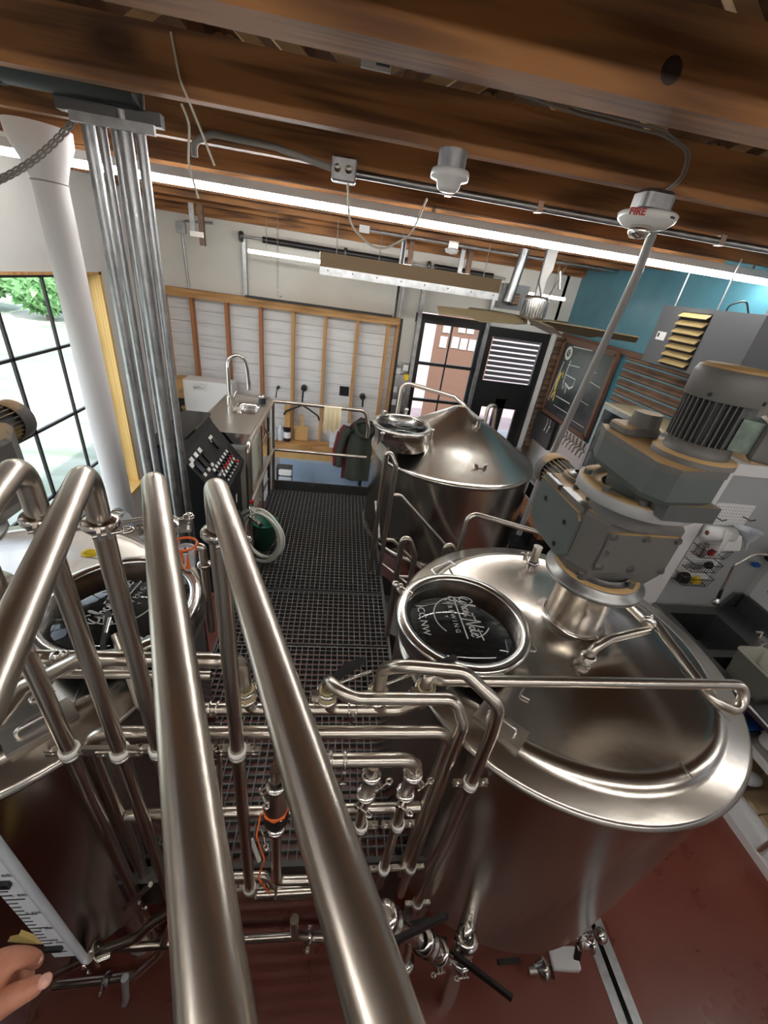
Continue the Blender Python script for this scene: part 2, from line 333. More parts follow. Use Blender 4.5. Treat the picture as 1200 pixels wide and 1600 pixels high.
# glazed garage door in the back wall (window 2) ------------------
w2 = struct(MB().bb(.95, 1.90, 5.78, 5.82, -.42, -.31).bb(1.0, 1.08, 5.78, 5.82, FZ, -.42).bb(1.83, 1.90, 5.78, 5.82, FZ, -.42).bb(1.445, 1.465, 5.785, 5.815, FZ, -.42), 'window_2', 'black')
for k in range(6):
    z = -.42 - .50 * k
    if k: struct(MB().bb(1.0, 1.9, 5.778, 5.822, z - .024, z + .016), 'rail', 'black', w2)
    for xa, xb in ((1.08, 1.445), (1.465, 1.83)): struct(MB().bb(xa, xb, 5.797, 5.803, z - .5, z), 'pane', 'pane_glass', w2)
    for x in (.985, 1.905): struct(MB().bb(x - .025, x + .025, 5.74, 5.78, z - .05, z + .02), 'hinge', 'galv', w2)
for x in (.985, 1.905): struct(MB().bb(x - .025, x + .025, 5.70, 5.78, FZ, .12), 'track', 'galv', w2)
d1 = struct(MB().bb(1.93, 2.03, 5.78, 5.83, FZ, -.35).bb(2.74, 2.84, 5.78, 5.83, FZ, -.35).bb(2.03, 2.74, 5.78, 5.83, -.47, -.35).bb(2.03, 2.74, 5.78, 5.83, -1.28, -1.05), 'door_1', 'black')
struct(MB().bb(2.03, 2.74, 5.80, 5.806, -1.05, -.47), 'transom_pane', 'pane_glass', d1)
struct(MB().bb(2.03, 2.12, 5.785, 5.825, FZ, -1.28).bb(2.65, 2.74, 5.785, 5.825, FZ, -1.28).bb(2.31, 2.46, 5.785, 5.825, FZ, -1.28).bb(2.12, 2.65, 5.785, 5.825, -1.42, -1.28).bb(2.12, 2.65, 5.785, 5.825, FZ, -2.95), 'leaf', 'black', d1)
for x0, x1 in ((2.12, 2.31), (2.46, 2.65)): struct(MB().bb(x0, x1, 5.80, 5.806, -2.95, -1.42), 'leaf_pane', 'pane_glass', d1)
struct(MB().tube([(2.385, 5.78, -2.1), (2.385, 5.72, -2.1), (2.385, 5.72, -2.5), (2.385, 5.78, -2.5)], .012, .02), 'pull_handle', 'steel', d1)
struct(MB().bb(2.84, 2.90, 5.74, 5.84, FZ, -.30).bb(1.91, 2.90, 5.80, 5.84, -.35, -.28), 'trim_2', 'white')
# corrugated wainscot on the right wall ---------------------------
def corrugated(y0, y1, z0, z1, x):
    m = MB(); P = []; n = int((z1 - z0) / .0085)
    for i in range(n + 1):
        z = z0 + (z1 - z0) * i / n; P.append((x + .014 * math.cos(2 * PI * z / .085), z))
    vs = [(px, yy, z) for yy in (y0, y1) for px, z in P] ; k = n + 1
    return m.add(vs, [(i, i + 1, k + i + 1, k + i) for i in range(n)], True)
struct(corrugated(3.0, 4.30, -2.0, -.36, 3.02), 'corrugated_sheet', 'rust', wr)
for i in range(19):
    z = -.405 - .085 * i; struct(MB().box((3.006, 3.65, z), (.006, 1.30, .014)), 'reflection_stripe', 'blue_reflection', wr)  # bluish reflections along the corrugations, painted as thin strips
struct(MB().bb(3.0, 3.04, 2.99, 5.80, -.36, -.31), 'trim_board', 'frame_brown', wr)
m = MB(); P = []
for i in range(281): z = -.36 - 1.75 * i / 280; P.append((z, .016 * math.cos(2 * PI * z / .085)))
m.add([(xx, 5.70 + q, z) for xx in (2.90, 3.04) for z, q in P], [(i, i + 1, 282 + i, 281 + i) for i in range(280)], True)
struct(m, 'corrugated_return', 'rust', wr)
struct(MB().bb(-2.2, -2.18, 4.26, 5.66, FZ, FZ + .12), 'baseboard_left', 'white')
# outdoors ---------------------------------------------------------
g = struct(MB().bb(-60, -2.34, -30, 80, FZ - .25, FZ - .12), 'trim_3', 'grass')
struct(MB().bb(-2.34, 30, BW + .3, 80, FZ - .2, FZ - .02), 'trim_4', 'patio')
for i, (x0, x1, y0, y1, a) in enumerate(((-7.6, -6.0, -20, 70, 0), (-14.5, -12.0, -20, 70, 0))):
    struct(MB().bb(x0, x1, y0, y1, FZ - .13, FZ - .105), 'gravel_path', 'gravel', g)
def shrub(c, r, h, n, seed):
    rn = random.Random(seed); m = MB(); c = V(c)
    for i in range(n):
        d = V((rn.gauss(0, 1), rn.gauss(0, 1), rn.gauss(0, 1))).normalized(); q = rn.uniform(.55, 1) ** .5
        p = c + V((d.x * r * q, d.y * r * q, h * .55 + d.z * h * .45 * q)); u = V((rn.uniform(-1, 1), rn.uniform(-1, 1), rn.uniform(-.6, .6))).normalized(); w = u.cross(d).normalized()
        s = rn.uniform(.16, .36); m.add([p - u * s, p + w * s * .45, p + u * s, p - w * s * .45], [(0, 1, 2, 3)])
    return m
for i, (x, y, r, h, lab) in enumerate(((-15.8, 21.0, 1.5, 3.0, 'broad green tree seen through the window, left one in the top panes'), (-12.6, 20.6, 1.2, 2.7, 'green tree behind the mullion at the top of the window'), (-20.0, 28, 2.6, 4.2, 'tall pale tree farthest away beyond the window'), (-11.3, 24.0, 1.3, 2.9, 'small bush near the white column beyond the window'))):
    t = thing('tree', lab, 'tree', (x, y, FZ - .12), 'trees beyond the window')
    c = shrub((x, y, FZ - .1), r, h, 3200, i).build('foliage', 'leaf', t); c['kind'] = 'stuff'
    mb = MB().cyl((x, y, FZ - .13), (x, y, FZ + 1.6), .14, .09, 8)
    for k in range(6): a = k * 1.05; mb.cyl((x, y, FZ + 1.0 + .1 * k), (x + r * .6 * math.cos(a), y + r * .6 * math.sin(a), FZ + 2.0 + .12 * k), .05, .02, 5)
    mb.build('trunk', 'bark', t)
# patio seen through the garage door
t = thing('notice_wall', 'brown outside wall with paper notices behind the garage door', 'wall', (2.7, 9.2, FZ - .02))
MB().bb(2.0, 3.25, 9.2, 9.35, FZ - .02, -.2).build('panel', 'outside_brown', t)
for i, (x, z) in enumerate(((2.12, -.80), (2.1, -1.1), (2.45, -.76), (2.64, -.76), (2.36, -1.08), (2.55, -1.09), (2.74, -1.09))): MB().bb(x, x + .15, 9.185, 9.2, z, z + .22).build('notice', 'paper', t)
def picnic(x, y, lab):
    t = thing('picnic_table', lab, 'table', (x, y, FZ - .02), 'patio tables'); 
    for i in range(4): MB().bb(x - .8, x + .8, y - .34 + i * .17, y - .18 + i * .17, FZ + .72, FZ + .76).build('plank', 'galv', t)
    for s in (-1, 1):
        MB().bb(x - .8, x + .8, y + s * .62 - .12, y + s * .62 + .12, FZ + .42, FZ + .46).build('bench', 'galv', t)
        for e in (-1, 1): MB().cyl((x + s * .6, y + e * .5, FZ - .02), (x + s * .6, y - e * .28, FZ + .74), .025, None, 8).build('leg', 'dark_metal', t)
picnic(2.5, 7.6, 'grey slatted patio table just outside the garage door'); picnic(4.2, 8.1, 'grey slatted patio table outside the black door')
t = thing('slatted_fence', 'dark slatted screen outside behind the black door', 'fence', (4.0, 9.9, FZ - .02))
for k in range(20): MB().bb(3.3, 7.2, 10.0, 10.04, -1.9 + .115 * k, -1.82 + .115 * k).build('slat', 'black', t)
for x in (2.95, 5.0, 7.1): MB().bb(x - .04, x + .04, 10.04, 10.1, FZ - .02, .3).build('post', 'dark_metal', t)
# ================================================================ DECK AND RAILS
DZ = -2.147
t = thing('grated_deck', 'black grated walkway deck running between the two front tanks', 'platform', (-.08, 2.4, FZ))
for y0, y1 in ((.745, 1.88), (1.905, 2.42), (2.445, 4.06)):
    m = MB(); x = -.64
    while x <= .465: m.bb(x - .003, x + .003, y0, y1, DZ - .03, DZ); x += .0381
    y = y0
    while y <= y1: m.bb(-.64, .465, y - .003, y + .003, DZ - .03, DZ - .001); y += .0381
    o = m.build('grating_panel', 'grate', t); o['kind'] = 'stuff'
MB().bb(-.64, .62, 4.06, 4.075, DZ - .15, DZ + .11).build('toe_board', 'dark_metal', t)
MB().bb(-.66, .62, .725, .74, DZ - .13, DZ + .005).build('front_fascia', 'dark_metal', t)
for x in (-.655, .475): MB().bb(x - .006, x + .006, .74, 4.06, DZ - .12, DZ + .004).build('side_channel', 'dark_metal', t)
for y in (1.89, 2.43): MB().bb(-.65, .47, y - .005, y + .005, DZ - .06, DZ - .012).build('cross_bearer', 'dark_metal', t)
for x in (-.6, .44):
    for y in (.8, 2.43, 4.0): MB().bb(x - .03, x + .03, y - .03, y + .03, FZ, DZ - .12).build('leg', 'dark_metal', t)
for x in (-.5, -.2): MB().cyl((x, 4.058, DZ + .085), (x, 4.045, DZ + .085), .012, None, 8).build('bolt', 'bright_steel', t)
R_ = .019
t = thing('front_guardrail', 'stainless guardrail across the near end of the grated deck', 'railing', (-.08, .72, DZ))
MB().tube([(-.62, .72, DZ - .1), (-.62, .72, -1.19), (.43, .72, -1.19), (.43, .72, DZ - .1)], R_, .06).build('top_rail', 'pipe_steel', t)
MB().cyl((-.60, .72, -1.66), (.41, .72, -1.66), R_).build('mid_rail', 'pipe_steel', t)
for x in (-.40, -.27, -.10): MB().cyl((x, .72, -1.205), (x - .03, .74, -1.66), .008, None, 8).build('stay', 'pipe_steel', t)
t = thing('rear_guardrail', 'stainless guardrail at the far end of the deck with a cloth on it', 'railing', (-.1, 4.04, DZ))
MB().tube([(-.62, 4.04, -1.165), (.30, 4.04, -1.165), (.345, 4.04, -1.33), (.345, 4.04, -1.45)], R_, .07).build('top_rail', 'pipe_steel', t)
MB().tube([(-.62, 4.04, -1.67), (.36, 4.04, -1.67)], R_ * .9).build('mid_rail', 'pipe_steel', t)
MB().cyl((-.62, 4.04, DZ), (-.62, 4.04, -1.15), R_).build('post', 'pipe_steel', t)
t = thing('side_guardrail', 'stainless guardrail in front of the sink counter, bent down at its near end', 'railing', (-.62, 3.4, DZ))
MB().tube([(-.62, 4.02, -1.165), (-.62, 2.86, -1.165), (-.62, 2.84, DZ)], R_, .08).build('top_rail', 'pipe_steel', t)
MB().cyl((-.62, 4.02, -1.67), (-.62, 2.86, -1.67), R_ * .9).build('mid_rail', 'pipe_steel', t)
MB().cyl((-.63, 3.45, -1.19), (-.63, 3.45, DZ), .012).build('baluster', 'pipe_steel', t)
# stair between the tanks
t = thing('stair_rail', 'stainless stair handrail descending right in front of the cone topped tank', 'railing', (.45, 2.65, DZ))
MB().tube([(.46, 2.68, DZ - .1), (.46, 2.68, -1.15), (.385, 2.72, -1.02), (.385, 2.72, DZ - .1)], R_, .05).build('hairpin_post', 'pipe_steel', t)
MB().tube([(.46, 2.68, -1.39), (.53, 2.68, -1.39), (1.25, 2.68, -2.09)], R_ * .85, .05).build('handrail', 'pipe_steel', t)
MB().tube([(.46, 2.68, -1.80), (.53, 2.68, -1.80), (1.25, 2.68, -2.5)], R_ * .85, .05).build('lower_rail', 'pipe_steel', t)
MB().cyl((.46, 2.68, -2.03), (.66, 2.42, -2.03), .008, None, 8).build('tie_rod', 'pipe_steel', t)
MB().tube([(.37, 2.86, -1.55), (.42, 2.70, -1.80)], .014).build('brace', 'pipe_steel', t)
for i, (dx, lab) in enumerate(((0, 'left hairpin of stainless tube at the head of the stair'), (.275, 'right hairpin of stainless tube touching the hatch side tank rim'))):
    t = thing('stair_loop', lab, 'railing', (.46 + dx, 2.0, DZ), 'hairpin rails at the stair'); z = -.03 * i
    MB().tube([(.47 + dx, 2.0, -2.3 if i == 0 else -1.8), (.45 + dx, 2.0, -1.24 + z), (.55 + dx, 2.0, -1.45 + z), (.55 + dx, 2.0, -1.76)], R_, .04).build('loop', 'pipe_steel', t)
    for z2 in (-1.62,): MB().cyl((.44 + dx, 2.0, z2), (.57 + dx, 2.0, z2), .01, None, 8).build('cross_bar', 'pipe_steel', t)
t = thing('stair_flight', 'dark stair flight going down right between the tanks', 'stairs', (1.0, 2.35, FZ))
for k in range(5): MB().bb(.50 + .24 * k, .74 + .24 * k, 2.04, 2.66, DZ - .21 * (k + 1) - .03, DZ - .21 * (k + 1)).build('tread', 'dark_metal', t)
for y in (2.03, 2.67): MB().prism([(.48, y - .006, DZ), (.48, y - .006, DZ - .2), (1.74, y - .006, FZ), (1.9, y - .006, FZ), (1.9, y - .006, FZ + .05)], (0, .012, 0)).build('stringer', 'dark_metal', t)
# ================================================================ TANKS
def script_logo(m, org, xd, yd, k, mats=None):
    """the cursive name, its lines and ring: strokes in logo units (width about 10)"""
    S = {
     'G': [(1.0, 2.3), (.75, 2.75), (.3, 2.8), (-.2, 2.3), (-.45, 1.5), (-.3, .8), (.15, .6), (.6, .9), (.85, 1.5), (.9, 1.7), (.75, .6), (.55, -.5), (.2, -1.2), (-.3, -1.2), (-.45, -.7), (0, -.2), (.8, .3), (1.15, .6)],
     'h': [(1.15, .6), (1.5, 1.6), (1.8, 2.8), (1.65, 3.0), (1.45, 2.4), (1.3, .5), (1.55, 1.2), (1.85, 1.5), (2.0, 1.2), (1.95, .7), (2.15, .5)],
     'o': [(2.75, 1.45), (2.45, 1.4), (2.3, 1.0), (2.4, .6), (2.7, .55), (2.9, .9), (2.85, 1.3), (2.7, 1.4), (3.05, 1.25)],
     's': [(3.05, .6), (3.35, 1.6), (3.4, 1.1), (3.5, .75), (3.3, .5), (3.05, .55)],
     't': [(3.6, .55), (3.95, 1.5), (4.2, 2.5), (4.0, 1.6), (3.9, .8), (4.05, .5), (4.3, .7)],
     't2': [(3.4, 1.95), (5.0, 2.1)],
     'N': [(4.75, -.3), (5.0, 1.0), (5.35, 2.9), (5.55, 1.8), (5.85, .4), (6.0, .45), (6.3, 1.8), (6.55, 3.1)],
     'o2': [(6.95, 1.4), (6.65, 1.35), (6.5, .95), (6.6, .6), (6.9, .55), (7.1, .9), (7.05, 1.3), (6.9, 1.4), (7.3, 1.25)],
     't3': [(7.45, 2.6), (7.35, 1.6), (7.3, .8), (7.45, .5), (7.75, .75)],
     't4': [(6.9, 1.95), (9.3, 2.2)],
     'e': [(7.75, .9), (8.15, 1.1), (8.3, 1.4), (8.1, 1.55), (7.9, 1.2), (7.95, .7), (8.25, .5), (8.6, .75)]}
    def sm(P):
        Q = []
        for i in range(len(P) - 1):
            p0, p1, p2, p3 = (V(P[max(i - 1, 0)]), V(P[i]), V(P[i + 1]), V(P[min(i + 2, len(P) - 1)]))
            for j in range(4):
                t = j / 4; Q.append(.5 * ((2 * p1) + (p2 - p0) * t + (2 * p0 - 5 * p1 + 4 * p2 - p3) * t * t + (3 * p1 - p0 - 3 * p2 + p3) * t ** 3))
        return Q + [V(P[-1])]
    for key, P in S.items(): m.ribbon([((p[0] - 4.3) * k, (p[1] - .2) * k) for p in sm([(a, b) for a, b in P])] if len(P) > 2 else [((a - 4.3) * k, (b - .2) * k) for a, b in P], .22 * k, org, xd, yd)
    m.ribbon([(-4.2 * k, -.55 * k), (4.7 * k, -.55 * k)], .2 * k, org, xd, yd)
    for a0, a1 in ((150, 318), (15, 62)):
        m.ribbon([(4.6 * k * math.cos(math.radians(a)), -.3 * k + 4.6 * k * math.sin(math.radians(a))) for a in range(a0, a1, 4)], .17 * k, org, xd, yd)
    xd, yd = V(xd).normalized(), V(yd).normalized()
    m.text('B R E W I N G', 1.15 * k, V(org) - yd * (1.75 * k) , xd, yd, .0008)
    m.text('Y', .8 * k, V(org) - yd * (2.9 * k), xd, yd, .0008)
def wingnut(m, p, s=1):
    p = V(p); m.cyl(p, p + V((0, 0, .03 * s)), .009 * s, None, 8); 
    for q in (-1, 1): m.ball(p + V((q * .016 * s, 0, .036 * s)), .012 * s, 8, (1, .45, .8))
def hatch(t, c, r, tx, ty, code=True, tilt=None, h=.09):
    """round manway: collar, clamp ring, glass over a black disc for the dark inside and etched name"""
    c = V(c); z = V(tilt).normalized() if tilt else V((0, 0, 1))
    lid = MB().lathe([(r, -h), (r, -.012), (r + .012, -.012), (r + .022, -.004), (r + .022, .008), (r + .012, .014), (r + .002, .016), (r - .018, .014), (r - .02, -.004), (r - .004, -.012), (r - .004, -h)], c, z, 56).build('hatch_ring', 'bright_steel', t)
    MB().lathe([(.0005, -.05), (r - .006, -.05)], c, z, 40).build('dark_inside_disc', 'black_gloss', lid)  # black disc standing in for the unlit inside of the tank
    MB().lathe([(.0005, .004), (r - .019, .004), (r - .019, .009), (.0005, .009)], c, z, 48).build('hatch_glass', 'pane_glass', lid)
    m = MB(); o = c + z * .0098; script_logo(m, o, tx, ty, r / 10.2)
    X, Y = V(tx).normalized(), V(ty).normalized()
    if code: m.text('ICC NW', r * .17, o - Y * (r * .68) - X * (-.08 * r), X, Y, .0008)
    m.build('etched_name', 'chalk_etch', lid)
    return lid
mat('chalk_etch', (.46, .46, .45), .6)
def kettle(name, label, x, cx, rot):
    """cylindrical brew vessel with shallow cone lid; rot = +1 lid text towards camera, -1 away"""
    y = 1.2; t = thing(name, label, 'tank', (x, y, FZ)); c = (x, y, 0); r = .705
    MB().lathe([(.06, -2.78), (.30, -2.72), (.60, -2.63), (.68, -2.58), (r, -2.50), (r, -1.33), (r + .004, -1.315)], c, n=96).build('shell', 'tank_steel', t)
    MB().lathe([(r + .004, -1.315), (r + .016, -1.31), (r + .018, -1.297), (r + .002, -1.285), (r - .06, -1.277), (r - .078, -1.264), (r - .10, -1.250), (r - .125, -1.250), (r - .14, -1.256), (.35, -1.215), (.125, -1.19), (.10, -1.185)], c, n=96).build('lid', 'tank_steel', t)
    for i in range(4):
        a = PI / 4 + i * PI / 2; q = (x + .52 * math.cos(a), y + .52 * math.sin(a))
        MB().cyl((q[0], q[1], FZ + .02), (q[0], q[1], -2.6), .045).cyl((q[0], q[1], FZ), (q[0], q[1], FZ + .025), .075).build('leg', 'steel', t)
    # weld seams across the lid and down the shell
    MB().tube([(x + .15, y + .33, -1.217), (x + .38, y + .33, -1.232), (x + .48, y - .41, -1.246)], .0018, .01, 6).build('lid_seam', 'bright_steel', t)
    MB().tube([(x + .16, y - .55, -1.247), (x + .165, y - .60, -1.246)], .003, 0, 6).build('lid_seam', 'bright_steel', t)
    # lifting plate near the camera and clips
    ang = math.radians(225 if rot > 0 else 315); px, py = x + .60 * math.cos(ang), y + .60 * math.sin(ang); u = V((math.cos(ang), math.sin(ang), 0)); w = V((-u.y, u.x, 0))
    lp = MB().box((px, py, -1.243), (.17, .085, .012), (w, u, V((0, 0, 1)))).build('lifting_plate', 'steel', t)
    MB().tube([V((px, py, -1.240)) - w * .05, V((px, py, -1.215)) - w * .05, V((px, py, -1.215)) + w * .05, V((px, py, -1.240)) + w * .05], .006, .012, 8).build('handle', 'bright_steel', lp)
    l2 = MB().tube([(x - rot * (.44 - a), y + b, -1.226) for a, b in ((-.06, .34), (-.08, .38), (.04, .46), (.06, .42))], .006, .01, 8).build('lid_clip', 'bright_steel', t)
    return t
RT = kettle('mash_tun', 'right front stainless tank with a geared motor on its lid', 1.05, 0, 1)
LT = kettle('brew_kettle', 'left front stainless tank half hidden behind the big slanting pipes', -1.21, 0, -1)
hr = hatch(RT, (.555, 1.135, -1.115), .245, (.02, -1, 0), (1, .02, 0))
hl = hatch(LT, (-.712, 1.15, -1.115), .245, (.12, 1, 0), (-1, .12, 0), False)
# hatch hardware, right
m = MB(); m.cyl((.345, 1.27, -1.16), (.30, 1.30, -1.10), .008, None, 8); m.ball((.30, 1.30, -1.095), .018, 10); m.ball((.325, 1.31, -1.115), .016, 10); m.cyl((.33, 1.285, -1.11), (.37, 1.255, -1.11), .011, None, 10); m.build('swing_bolt', 'bright_steel', hr)
m = MB(); m.tube([(.78, 1.02, -1.15), (.82, 1.0, -1.14), (.815, 1.03, -1.14)], .006, .01, 8); m.build('latch_eye', 'bright_steel', hr)
MB().box((.655, .905, -1.14), (.012, .075, .07), (V((.75, -.66, 0)).normalized(), V((.66, .75, 0)).normalized(), V((0, 0, 1)))).build('hinge_block', 'bright_steel', hr)
m = MB(); m.cyl((1.10, 1.66, -1.25), (1.10, 1.66, -1.10), .024).lathe([(.024, -.03), (.036, -.025), (.036, -.01), (.024, -.005)], (1.10, 1.66, -1.18), n=20); wingnut(m, (1.05, 1.665, -1.19), 1.1); m.build('vent_stub', 'bright_steel', RT)
m = MB(); m.tube([(.78, .93, -1.228), (.73, .88, -1.228), (.76, .86, -1.228)], .004, .01, 6); m.build('clip', 'bright_steel', RT)
# neck for the gearbox, and spray ball port
AX, AY = 1.10, 1.235
m = MB(); m.lathe([(.175, -1.232), (.172, -1.205), (.155, -1.192), (.135, -1.188), (.118, -1.18), (.115, -1.15), (.115, -.95), (.118, -.945)], (AX, AY, 0), n=56); m.build('motor_neck', 'tank_steel', RT)
m = MB(); m.lathe([(.03, 0), (.03, .02), (.02, .03), (.02, .06)], (1.045, 1.005, -1.235), n=20); m.build('spray_port', 'bright_steel', RT)
# bottom of the left tank: level gauge, lid handle, foam knobs
GB0 = len(bpy.data.objects); gb = thing('level_gauge', 'white graduated level board with sight tube on the front of the left tank', 'gauge', (-.70, .43, -2.0))
m = MB().bb(-.735, -.665, .445, .452, -1.98, -1.05); m.build('board', 'ruler_white', gb)
for k in range(36):
    z = -1.93 + .025 * k; w = .045 if k % 4 == 0 else .022
    MB().bb(-.733, -.733 + w, .4435, .4448, z - .0016, z + .0016).build('scale_mark', 'black', gb)
for k, s in enumerate(('2', '3', '4', '5', '6', '7', '8')): MB().text(s + ' BBL', .020, (-.69, .4432, -1.90 + .115 * k + .05), (1, 0, .0), (0, 0, 1), -.0003).build('scale_number', 'black', gb)
for z in (-1.43, -1.89): MB().bb(-.742, -.69, .435, .447, z - .011, z + .011).build('strap', 'black', gb); 
m = MB().cyl((-.652, .44, -2.0), (-.652, .44, -1.09), .0105, None, 14); m.build('sight_tube', 'clear_plastic', gb)
for z in (-1.43, -1.89): MB().prism([(-.745, .45, z + .01), (-.80, .46, z + .055), (-.815, .46, z + .02), (-.86, .47, z - .03), (-.78, .46, z - .025)], (0, .012, 0)).build('bracket', 'tag_gold', gb)
m = MB(); m.cyl((-.64, .44, -2.08), (-.64, .44, -1.99), .014, None, 12); m.cyl((-.67, .44, -2.06), (-.60, .46, -2.06), .012, None, 12); m.build('cock', 'bright_steel', gb)
gb.location.x += .015; gb.location.z += .10
hb = MB().prism([(-0.649,0.905,-1.070), (-0.635,0.906,-1.070), (-0.682,1.044,-1.070), (-0.699,1.049,-1.070)], (0, 0, .02)).build('latch_grip', 'black', hl)
m = MB(); m.cyl((-0.653,0.949,-1.050), (-0.670,1.013,-1.050), .006, None, 8); m.build('latch_pin', 'bright_steel', hl)
m = MB(); m.ball((-0.957,1.435,-1.120), .03, 14, (1.1, .8, .5)); o = m.build('valve_cap', 'yellow', LT); o['label'] = 'yellow cap'
for p in ((-0.555,1.335,-1.150), (-0.577,0.998,-1.150)):
    m = MB(); m.ball(p, .026, 10, (1, 1, .7))
    for k in range(5): a = k * 1.257; m.ball(V(p) + V((.02 * math.cos(a), .02 * math.sin(a), .006)), .012, 8)
    o = m.build('star_knob', 'white_gloss', LT)
m = MB(); m.lathe([(.262, -.10), (.275, -.07), (.275, -.03), (.262, 0)], (-.712, 1.15, -1.14), n=30, a0=-.6, a1=1.1); m.build('steam_shield', 'bright_steel', LT)
# ---------------------------------------------------------------- gear motor
def gear_motor(label):
    t = thing('gear_motor', label, 'motor', (AX, AY, -.945), 'geared motors on the tank lids')
    MB().lathe([(.06, -.945), (.19, -.945), (.192, -.938), (.192, -.925), (.165, -.922), (.165, -.905), (.14, -.90), (.12, -.88)], (AX, AY, 0), n=56).build('mounting_flange', 'flange_steel', t)
    MB().lathe([(.12, -.923), (.164, -.923), (.164, -.900), (.12, -.895)], (AX, AY, 0), n=48).build('adapter_flange', 'cast_gray', t)
    for a in (20, 100, 160, 215, 300, 340): q = math.radians(a); MB().cyl((AX + .14 * math.cos(q), AY + .14 * math.sin(q), -.90), (AX + .14 * math.cos(q), AY + .14 * math.sin(q), -.872), .014, None, 6).build('flange_bolt', 'cast_dark', t)
    # lower housing: faceted block, chamfered at the near left and low edges
    b = MB(); pl = [(.935, 1.56), (.935, 1.21), (.985, 1.135), (1.285, 1.135), (1.305, 1.17), (1.305, 1.42), (1.22, 1.56)]
    lo = [(AX + (x - AX) * .86, AY + (y - AY) * .86) for x, y in pl]; n = len(pl)
    vs = [(x, y, -.905) for x, y in lo] + [(x, y, -.85) for x, y in pl] + [(x, y, -.645) for x, y in pl] + [(AX + (x - AX) * .95, AY + (y - AY) * .95, -.63) for x, y in pl]
    fs = [list(range(n))[::-1], list(range(3 * n, 4 * n))] + [(j * n + i, j * n + (i + 1) % n, (j + 1) * n + (i + 1) % n, (j + 1) * n + i) for j in range(3) for i in range(n)]
    b.add(vs, fs[:1] + fs[2:] + fs[1:2]).build('lower_housing', 'cast_gray', t)
    cp = MB().rbox((1.138, 1.128, -.75), (.285, .165, .016), .012, (V((1, 0, 0)), V((0, 0, 1)), V((0, -1, 0)))).build('cover_plate', 'cast_gray', t)
    for x in (1.01, 1.138, 1.265):
        for z in (-.682, -.818): MB().cyl((x, 1.12, z), (x, 1.112, z), .011, None, 6).cyl((x, 1.1205, z), (x, 1.118, z), .016, None, 12).build('bolt', 'flange_steel', cp)
    MB().cyl((1.01, 1.12, -.75), (1.01, 1.113, -.75), .009, None, 6).build('bolt', 'flange_steel', cp)
    sp = MB().prism([(.934, 1.55, -.655), (.934, 1.24, -.655), (.934, 1.215, -.68), (.934, 1.215, -.83), (.934, 1.27, -.87), (.934, 1.47, -.87), (.934, 1.56, -.80)], (-.012, 0, 0)).build('side_plate', 'cast_green', t)
    for p in ((.9215, 1.47, -.72), (.9215, 1.29, -.73), (.9215, 1.30, -.84)): MB().cyl(p, (p[0] - .003, p[1], p[2]), .010, None, 10).build('hole_plug', 'black', sp)
    MB().bb(.93, .965, 1.22, 1.40, -.652, -.628).bb(.925, .955, 1.42, 1.54, -.65, -.63).build('top_rib', 'flange_steel', t)
    MB().cyl((1.06, 1.50, -.64), (1.06, 1.50, -.615), .075, .07, 24).build('input_boss', 'cast_gray', t)
    MB().lathe([(.03, -.612), (.052, -.612), (.052, -.606), (.03, -.60)], (1.06, 1.50, 0), n=24).build('boss_ring', 'flange_steel', t)
    for p in ((.99, 1.40, -.63), (.99, 1.30, -.63), (1.0, 1.22, -.63)): MB().cyl(p, (p[0], p[1], p[2] + .018), .013, None, 6).build('stud_bolt', 'cast_dark', t)
    MB().cyl((1.09, 1.215, -.635), (1.09, 1.215, -.56), .13, .12, 40).build('throat', 'cast_gray', t)
    MB().lathe([(.115, -.565), (.195, -.565), (.2, -.56), (.2, -.527), (.195, -.522), (.155, -.52), (.15, -.53), (.12, -.53)], (1.09, 1.215, 0), n=64).build('ring_flange', 'flange_dusty', t)
    for a in (100, 150, 200, 240, 290, 340): q = math.radians(a); MB().cyl((1.09 + .172 * math.cos(q), 1.215 + .172 * math.sin(q), -.522), (1.09 + .172 * math.cos(q), 1.215 + .172 * math.sin(q), -.503), .015, None, 6).build('ring_bolt', 'cast_dark', t)
    MB().cyl((1.09, 1.215, -.535), (1.09, 1.215, -.44), .105, .115, 32).build('upper_throat', 'cast_green', t)
    # upper helical box: longer towards the back left
    pl = [(.945, 1.30), (.935, 1.02), (.975, .965), (1.145, .985), (1.20, 1.04), (1.20, 1.20), (1.10, 1.38), (.98, 1.38)]; n = len(pl)
    vs = [(AX + (x - AX) * .93, AY + (y - AY) * .93, -.475) for x, y in pl] + [(x, y, -.455) for x, y in pl] + [(x, y, -.375) for x, y in pl]
    MB().add(vs, [list(range(n))[::-1], list(range(2 * n, 3 * n))] + [(j * n + i, j * n + (i + 1) % n, (j + 1) * n + (i + 1) % n, (j + 1) * n + i) for j in range(2) for i in range(n)]).build('upper_housing', 'cast_green', t)
    vs = [(AX + (x - AX) * 1.015, AY + (y - AY) * 1.015, z) for z in (-.375, -.352) for x, y in pl]
    MB().add(vs, [list(range(n))[::-1], list(range(n, 2 * n))] + [(i, (i + 1) % n, n + (i + 1) % n, n + i) for i in range(n)]).build('lid_casting', 'cast_gray', t)
    MB().rbox((1.045, 1.30, -.338), (.14, .12, .03), .03).build('bearing_cap', 'cast_gray', t)
    MB().cyl((1.065, 1.29, -.325), (1.065, 1.29, -.275), .05, .044, 28).build('bearing_dome', 'cast_gray', t)
    MB().bb(1.02, 1.20, .99, 1.13, -.53, -.475).build('torque_foot', 'cast_dark', t)
    mx, my = 1.10, 1.085
    MB().lathe([(.115, -.352), (.115, -.335), (.09, -.33), (.085, -.295), (.092, -.29)], (mx, my, 0), n=40).build('motor_collar', 'cast_gray', t)
    MB().cyl((mx, my, -.295), (mx, my, -.165), .073, None, 32).build('motor_body', 'cast_dark', t)
